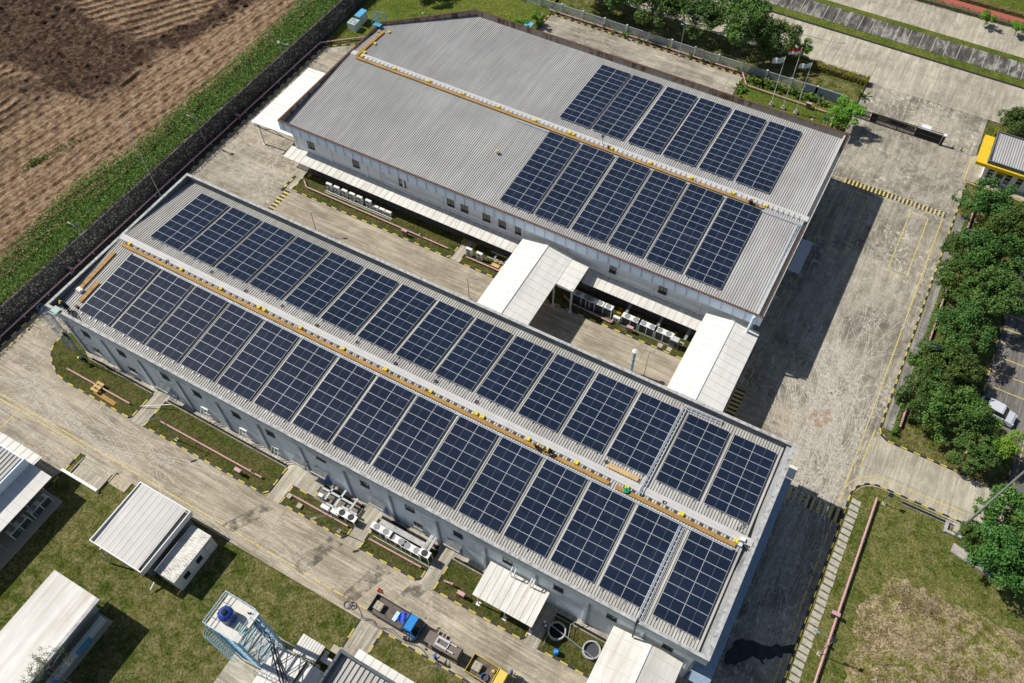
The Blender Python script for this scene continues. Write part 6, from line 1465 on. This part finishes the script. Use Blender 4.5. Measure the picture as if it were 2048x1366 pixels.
def person(label, x, y, z, rz, pose="stand", cloth=None, helm=None, reach=0.0):
    cloth = cloth or m_navy; helm = helm or m_helm
    t_ = thing("person", label, "person", (0, 0, 0), None)
    # joints: pelvis, waist, chest, neck, head base, crown, then arms and legs
    P = dict(pel=(0, 0, .93), wai=(0, .0, 1.08), che=(0, 0, 1.32), nec=(0, 0, 1.47), hd=(.015, 0, 1.56), cr=(.01, 0, 1.72))
    for s, k in ((-1, 'r'), (1, 'l')):
        P['sh' + k] = (0, s * .17, 1.41); P['el' + k] = (.06 + reach * .18, s * .25, 1.15 + reach * .12); P['wr' + k] = (.20 + reach * .3, s * .22, .95 + reach * .32); P['pa' + k] = (.24 + reach * .32, s * .21, .88 + reach * .33)
        P['hi' + k] = (0, s * .09, .90); P['kn' + k] = (.05, s * .11, .50); P['an' + k] = (-.01, s * .12, .09); P['to' + k] = (.15, s * .13, .04)
    if pose == "bend":
        for k in ('wai', 'che', 'nec', 'hd', 'cr', 'shr', 'shl', 'elr', 'ell', 'wrr', 'wrl', 'par', 'pal'):
            q = Vector(P[k]) - Vector((0, 0, .95)); q.rotate(Matrix.Rotation(R(58), 4, 'Y').to_euler()); P[k] = tuple(q + Vector((0, 0, .95)))
    if pose == "crouch":
        for k in list(P):
            if k[:2] not in ('an', 'to'): P[k] = (P[k][0] - .22, P[k][1], P[k][2] - .52)
        for k in 'rl': P['kn' + k] = (.24, P['kn' + k][1] * 1.4, .48)
        for k in ('wai', 'che', 'nec', 'hd', 'cr', 'shr', 'shl', 'elr', 'ell', 'wrr', 'wrl', 'par', 'pal'):
            q = Vector(P[k]) - Vector((-.22, 0, .43)); q.rotate(Matrix.Rotation(R(38), 4, 'Y').to_euler()); P[k] = tuple(q + Vector((-.22, 0, .43)))
    if pose == "climb":
        for k in 'rl':
            s = 1 if k == 'l' else -1
            P['kn' + k] = (.24 if s > 0 else .10, s * .12, .66 if s > 0 else .5); P['an' + k] = (.12, s * .12, .32 if s > 0 else .06); P['to' + k] = (.27, s * .12, .30 if s > 0 else .03)
            P['el' + k] = (.24, s * .24, 1.38); P['wr' + k] = (.38, s * .18, 1.60 if s < 0 else 1.45); P['pa' + k] = (.42, s * .17, 1.67 if s < 0 else 1.52)
    names = list(P); V = [Vector(P[k]) for k in names]; ix = {k: i for i, k in enumerate(names)}
    rad = dict(pel=.125, wai=.115, che=.14, nec=.055, hd=.085, cr=.075, sh=.065, el=.045, wr=.03, pa=.036, hi=.095, kn=.06, an=.04, to=.04)
    Rr = [rad.get(k, rad.get(k[:2], .05)) for k in names]
    E = [('pel', 'wai'), ('wai', 'che'), ('che', 'nec'), ('nec', 'hd'), ('hd', 'cr')]
    for k in 'rl': E += [('che', 'sh' + k), ('sh' + k, 'el' + k), ('el' + k, 'wr' + k), ('wr' + k, 'pa' + k), ('pel', 'hi' + k), ('hi' + k, 'kn' + k), ('kn' + k, 'an' + k), ('an' + k, 'to' + k)]
    E = [(ix[a], ix[b]) for a, b in E]
    for k in 'rl':      # five fingers rooted in each palm
        p = V[ix['pa' + k]]; d = (p - V[ix['wr' + k]]).normalized(); sd = Vector((0, 1, 0)); s = 1 if k == 'l' else -1
        for j, (off, ln) in enumerate(((-.03, .075), (-.01, .085), (.01, .08), (.03, .06), (-.045, .05))):
            a = p + d * (.02 if j < 4 else -.01) + sd * off * s; b = a + d * ln * .6 + (sd * -.02 * s if j == 4 else Vector((0, 0, 0))); c = b + d * ln * .4 + Vector((0, 0, -.015))
            i = len(V); V += [a, b, c]; Rr += [.010, .009, .008]; E += [(ix['pa' + k], i), (i, i + 1), (i + 1, i + 2)]
    skinned("body", V, E, Rr, m_skin, t_)
    cl = ['pel', 'wai', 'che'] + [q + k for k in 'rl' for q in ('sh', 'el', 'wr', 'hi', 'kn', 'an')]; cix = {k: i for i, k in enumerate(cl)}
    CE = [('pel', 'wai'), ('wai', 'che')] + [e for k in 'rl' for e in (('che', 'sh' + k), ('sh' + k, 'el' + k), ('el' + k, 'wr' + k), ('pel', 'hi' + k), ('hi' + k, 'kn' + k), ('kn' + k, 'an' + k))]
    skinned("overalls", [Vector(P[k]) for k in cl], [(cix[a], cix[b]) for a, b in CE], [(rad.get(k, rad.get(k[:2])) + .028) for k in cl], cloth, t_)
    up_ = (V[ix['cr']] - V[ix['hd']]).normalized(); c0 = V[ix['cr']] - up_ * .05; hm = MB(); q = up_.to_track_quat('Z', 'Y'); n = 14; prev = []
    for rr, zz in ((.165, -.01), (.13, .0), (.128, .05), (.10, .11), (.04, .145)):
        i = len(hm.v); hm.v += [tuple(c0 + q @ Vector((rr * math.cos(2 * math.pi * j / n), rr * math.sin(2 * math.pi * j / n), zz))) for j in range(n)]
        if prev: 
            for j in range(n): hm.f.append((prev[j], prev[(j + 1) % n], i + (j + 1) % n, i + j)); hm.mi.append(0)
        prev = list(range(i, i + n))
    hm.f.append(tuple(prev)); hm.mi.append(0)
    put("helmet", hm, helm, t_, True)
    move(t_, x, y, z, rz); return t_
person("person in dark overalls and yellow helmet standing at the west corner of the near roof", -74.35, 25.75, zAr(25.7) + .03, R(-60), "stand", reach=.4)
person("person in a yellow helmet bending over tools beside the ladder platform on the near roof", -73.9, 25.9, zAr(25.9) + .03, R(200), "bend", reach=.3)
person("person in dark overalls climbing the caged ladder of the near hall", -74.75, 24.0, 4.0, R(90), "climb")
person("person in dark overalls working on the ground at the foot of the caged ladder", -73.5, 23.7, .1, R(-150), "bend", reach=.3)
person("left one of two crouching roof workers with yellow helmets on the near ridge walkway", -17.85, 35.95, zAr(35.9) + .2, R(-20), "crouch", reach=.6)
person("right one of two crouching roof workers with yellow helmets on the near ridge walkway", -16.35, 36.0, zAr(35.9) + .2, R(200), "crouch", reach=.6)
person("person in bright blue overalls leaning at the side of the brown rig", -17.5, 14.6, .0, R(75), "stand", m_bluej, m_helmb, reach=.7)
person("person in dark clothes with a blue helmet beside the yellow truck cab", -10.3, 17.0, .0, R(180), "stand", m_navy, m_helmb)
person("person in dark overalls kneeling at the end of the far hall walkway", -10.6, 79.3, zBr(79.3) + .03, R(0), "crouch")
single("cable_pile", MB().ring((-73.2, 25.3, 8.4), .3, .08, .08).ring((-72.9, 25.5, 8.42), .35, .06, .08).ring((-73.4, 25.6, 8.45), .25, .06, .1).tube([(-73.6, 25.4, 8.5), (-72.6, 25.7, 8.5), (-72.0, 25.3, 8.5)], .05), m_cable, "heap of dark straps and cables beside the roof workers at the west corner", "cable")

# ================================================================== TREES AND PLANTS
def crown_cloud(cr, h0, h1, nblob, nleaf, lsize, flat=.75, seed=0):
    rg_ = np.random.default_rng(seed); C = []; 
    for k in range(nblob):
        a = rg_.uniform(0, 2 * math.pi); rr = cr * math.sqrt(rg_.random()) * .82; z = h0 + (h1 - h0) * (rg_.uniform(.1, .95) * (1 - .45 * (rr / cr) ** 2))
        C.append((rr * math.cos(a), rr * math.sin(a), z, cr * rg_.uniform(.20, .36)))
    P = []; N = []
    for (x, y, z, r) in C:
        n = int(nleaf / nblob * (r / (cr * .28)) ** 2); d = rg_.normal(size=(n, 3)); d /= np.linalg.norm(d, axis=1)[:, None]
        q = d * r * (rg_.uniform(.45, 1.12, n) ** .7)[:, None] * [1, 1, flat]; P.append(q + [x, y, z]); N.append(d * .8 + rg_.normal(size=(n, 3)) * .8 + [0, 0, .45])
    P = np.concatenate(P); N = np.concatenate(N); k = fbm(P[:, 0] * 1.3 + seed, P[:, 1] * 1.3 + P[:, 2], 80 + seed) > .38; P = P[k]; N = N[k]
    return C, scatter_mesh(P, N, rg_.uniform(.6, 1.25, len(P)) * lsize, .6)
def make_tree(label, cr, h, nleaf, lsize, leaf, seed, trunk_r=.16, nblob=26, group="trees"):
    t_ = thing("tree", label, "tree", (0, 0, 0), group)
    C, mb = crown_cloud(cr, h * .38, h, nblob, nleaf, lsize, seed=seed)
    put("crown", mb, leaf, t_)
    tb = MB(); rg_ = random.Random(seed); top = Vector((rg_.uniform(-.3, .3), rg_.uniform(-.3, .3), h * .36)); tb.cyl((0, 0, 0), top, trunk_r, trunk_r * .7, 9)
    for (x, y, z, r) in C[:14]:
        e = Vector((x, y, z)); mid = top.lerp(e, .5) + Vector((0, 0, -.15 * h * .3)); tb.cyl(top, mid, trunk_r * .45, trunk_r * .25, 6); tb.cyl(mid, e, trunk_r * .25, trunk_r * .07, 5)
    put("trunk", tb, m_bark, t_); return t_
protoA = [make_tree("x", 4.0, 7.0, 17000, .29, lf, s, nblob=nb) for s, lf, nb in ((1, m_leaf, 30), (2, m_leaf2, 20), (3, m_leaf3, 24))]
protoB = make_tree("x", 2.4, 5.0, 8000, .22, m_leafb, 9, .11, 18)
used = set()
def place(proto, x, y, s, rz, label, group=None):
    if proto.name in used: o = copy_tree(proto)
    else: o = proto; used.add(proto.name)
    move(o, x, y, 0.03, rz, s); o["label"] = label
    if group: o["group"] = group
    return o
east = [(16.4, 99.8, .95, "tree at the top end of the tree row, touching the zebra strip"), (20.5, 97.5, .95, "outer tree at the top end of the tree row beside the car park"), (15.4, 91.0, .62, "small crown reaching over the kerb near the top of the tree row"), (18.8, 90.0, 1.05, "broad dark tree just below the top lamp of the tree row"), (16.4, 84.3, .85, "tree leaning to the road third down the tree row"), (20.2, 83.6, 1.0, "large dark tree of the tree row beside the upper parking bays"), (18.4, 76.6, .95, "tree in the middle of the tree row above the white car"), (16.6, 70.6, .85, "road side tree below the middle of the tree row"), (17.9, 70.6, .88, "biggest crown of the tree row, left of the white car"), (16.3, 65.6, .8, "road side tree near the lower end of the tree row"), (19.8, 64.6, .95, "dark tree near the lower end of the tree row"), (23.0, 62.0, .7, "tree above the rounded kerb end of the island")]
for k, (x, y, s, lb) in enumerate(east): place(protoA[k % 3], x, y, s, k * 1.7, lb, "tree row on the island")
place(protoB, 25.0, 64.2, .95, .5, "bright green tree just below the white car", "tree row on the island")
for k, (x, y, s, lb) in enumerate([(27.9, 54.0, 1.0, "tree beside the big lamp pole at the lower right edge"), (25.6, 51.6, .55, "small tree at the culvert head by the big lamp pole"), (28.8, 50.0, 1.0, "dark tree behind the cracked slab at the right edge"), (30.5, 53.6, .9, "outermost tree at the right edge below the side road")]): place(protoA[(k + 1) % 3], x, y, s, k * 2.3, lb, "trees at the lower right")
for k, (x, y, s, lb) in enumerate([(-40.0, 118.2, 1.15, "tree beyond the white fence, left of the fence lamp"), (-32.8, 119.0, 1.05, "tree beyond the white fence, right of the fence lamp"), (-26.0, 118.9, 1.35, "largest tree beyond the white fence"), (-19.6, 119.4, .95, "tree beyond the fence behind the left flagpole"), (-45.5, 119.0, 1.1, "tree beyond the fence cut by the top of the picture"), (-51.0, 119.3, 1.1, "leftmost tree beyond the fence, mostly above the picture"), (16.9, 118.2, .75, "dark tree behind the guard house hedge"), (-78.5, 108.0, .9, "tree above the picture whose shadow falls on the north lawn")]): place(protoA[(k + 2) % 3], x, y, s, k * 1.3 + .4, lb, "trees on the north side")
place(protoB, -16.2, 121.0, .8, 1.0, "light young tree at the road end of the red green hedge", "trees on the north side")
place(protoB, -5.3, 108.4, 1.05, 2.2, "round bright green tree beside the black gate", "trees on the north side")
place(protoB, -57.9, 106.0, .6, 3.0, "bushy young tree at the corner of the north yard", "trees on the north side"); place(protoB, -56.9, 109.5, .5, 4.0, "little bush tree next to the blue board", "trees on the north side")
place(protoB, 8.1, 144.6, .55, 4.0, "young tree on the far verge near the top edge", "trees on the north side"); place(protoB, 13.0, 141.6 + 3, .55, 5.0, "young tree on the far verge near the top right corner", "trees on the north side")
# thin tree in front of the bottom left building
tt = thing("tree", "thin sparse tree with bare branches in front of the bottom left building", "tree", (-47.3, -4.5, 0)); tb = MB(); base = Vector((-47.3, -4.5, 0)); tips = []
rg_ = random.Random(5)
def grow(p, d, L, r, lev):
    q = p + d * L; tb.cyl(p, q, r, r * .65, 5)
    if lev == 0 or L < .25: tips.append(q); return
    for _ in range(rg_.choice((2, 2, 3))):
        nd = (d + Vector((rg_.uniform(-.8, .8), rg_.uniform(-.8, .8), rg_.uniform(-.25, .35)))).normalized(); grow(q, nd, L * rg_.uniform(.62, .85), r * .62, lev - 1)
grow(base, Vector((0, 0, 1)), 1.8, .08, 5); put("branches", tb, plain("pale_bark", (.38, .34, .28), .9), tt)
Pn = np.array([tuple(v) for v in tips]); Pn = np.repeat(Pn, 22, 0) + RNG.normal(size=(len(Pn) * 22, 3)) * .13
put("leaves", scatter_mesh(Pn, RNG.normal(size=Pn.shape) + [0, 0, .5], RNG.uniform(.07, .15, len(Pn))), m_leafs, tt)
# hedges
def hedge(label, x0, x1, y0, y1, h, mat, dens=160, skew=0.0):
    t_ = thing("hedge", label, "hedge", ((x0 + x1) / 2, (y0 + y1) / 2, 0)); put("stems", MB().box(x0 + .12, x1 - .12, y0 + .12, y1 - .12, .0, h - .15), m_bark, t_)
    n = int(dens * ((x1 - x0) * (y1 - y0) + h * ((x1 - x0) + (y1 - y0)) * 2)); s = RNG.random(n); P = np.stack([RNG.uniform(x0, x1, n), RNG.uniform(y0, y1, n), RNG.uniform(.1, h, n)], 1)
    f = RNG.integers(0, 5, n); P[f == 0, 0] = x0; P[f == 1, 0] = x1; P[f == 2, 1] = y0; P[f >= 3, 2] = h; P += RNG.normal(size=P.shape) * .07
    put("foliage", scatter_mesh(P, RNG.normal(size=P.shape) + [0, 0, .3], RNG.uniform(.1, .22, n)), mat, t_); return t_
hedge("trimmed yellow and red hedge between the front lawn and the public road", -18.4, -4.8, 120.3, 121.5, 1.05, m_hedge)
hedge("trimmed yellow green hedge behind the guard house", 15.0, 22, 117.9, 119.2, .9, m_hedge)
hedge("dark clipped hedge strip along the far red path", -30, 20, 146.4, 147.4, .7, m_leaf, 60); hedge("yellow brown hedge beyond the red path at the top right", -2, 22, 149.9, 150.9, .7, m_hedge, 70)
hedge("low dark green hedge line between the slab path and the tree row pipe", 15.0, 15.45, 61.5, 100, .7, m_weed, 90)
hedge("small bright hedge beside the corner of the north yard", -57.1, -56.5, 104.5, 110.5, .7, m_leafb)
pp = thing("leafy_plant", "x", "plant", (0, 0, 0), "leafy plants along the white fence"); pb_ = MB()
for k in range(34):
    a = k * 2.4; L = .45 + .3 * ((k * 37) % 10) / 10; el = .35 + 1.0 * ((k * 53) % 10) / 10; d = Vector((math.cos(a) * math.cos(el), math.sin(a) * math.cos(el), math.sin(el))); sd = Vector((-math.sin(a), math.cos(a), 0)) * .10; o_ = Vector((((k * 13) % 7 - 3) * .11, ((k * 29) % 7 - 3) * .08, .1))
    m1 = o_ + d * L * .6; pb_.face([o_, m1 - sd, o_ + d * L - Vector((0, 0, .08)), m1 + sd])
put("leaves", pb_, m_plant, pp); put("stem", MB().cyl((0, 0, 0), (0, 0, .4), .05), m_bark, pp)
xs = [-56 + 1.9 * k for k in range(18)]
first = True
for k, x in enumerate(xs):
    o = pp if first else copy_tree(pp); first = False
    move(o, x + random.uniform(-.4, .4), 113.95 + random.uniform(-.2, .25), .1, k * 1.1, random.uniform(.7, 1.25)); o["label"] = f"{ORD[k]} leafy plant from the west in the strip along the white fence"
for k in range(22):
    o = copy_tree(pp); move(o, -20.9 + k * .56 + random.uniform(-.2, .2), 113.0 + random.uniform(-.35, .45), .05, k * 1.7, random.uniform(1.0, 1.6)); o["label"] = f"{ORD[k]} broad leaved clump from the west behind the flagpoles"; o["group"] = "broad leaved clumps behind the flagpoles"
for k, (x, y) in enumerate(((-21.6, 110.6), (-21.4, 109.6), (-57.9, 103.2), (-4.6, 117.6))):
    o = copy_tree(pp); move(o, x, y, .05, k, 1.5); o["label"] = ["yellow green shrub at the corner of the flagpole lawn", "second shrub at the corner of the flagpole lawn, nearer the hall", "shrub beside the short pink pipe", "thin shrub on the front lawn near the gate"][k]
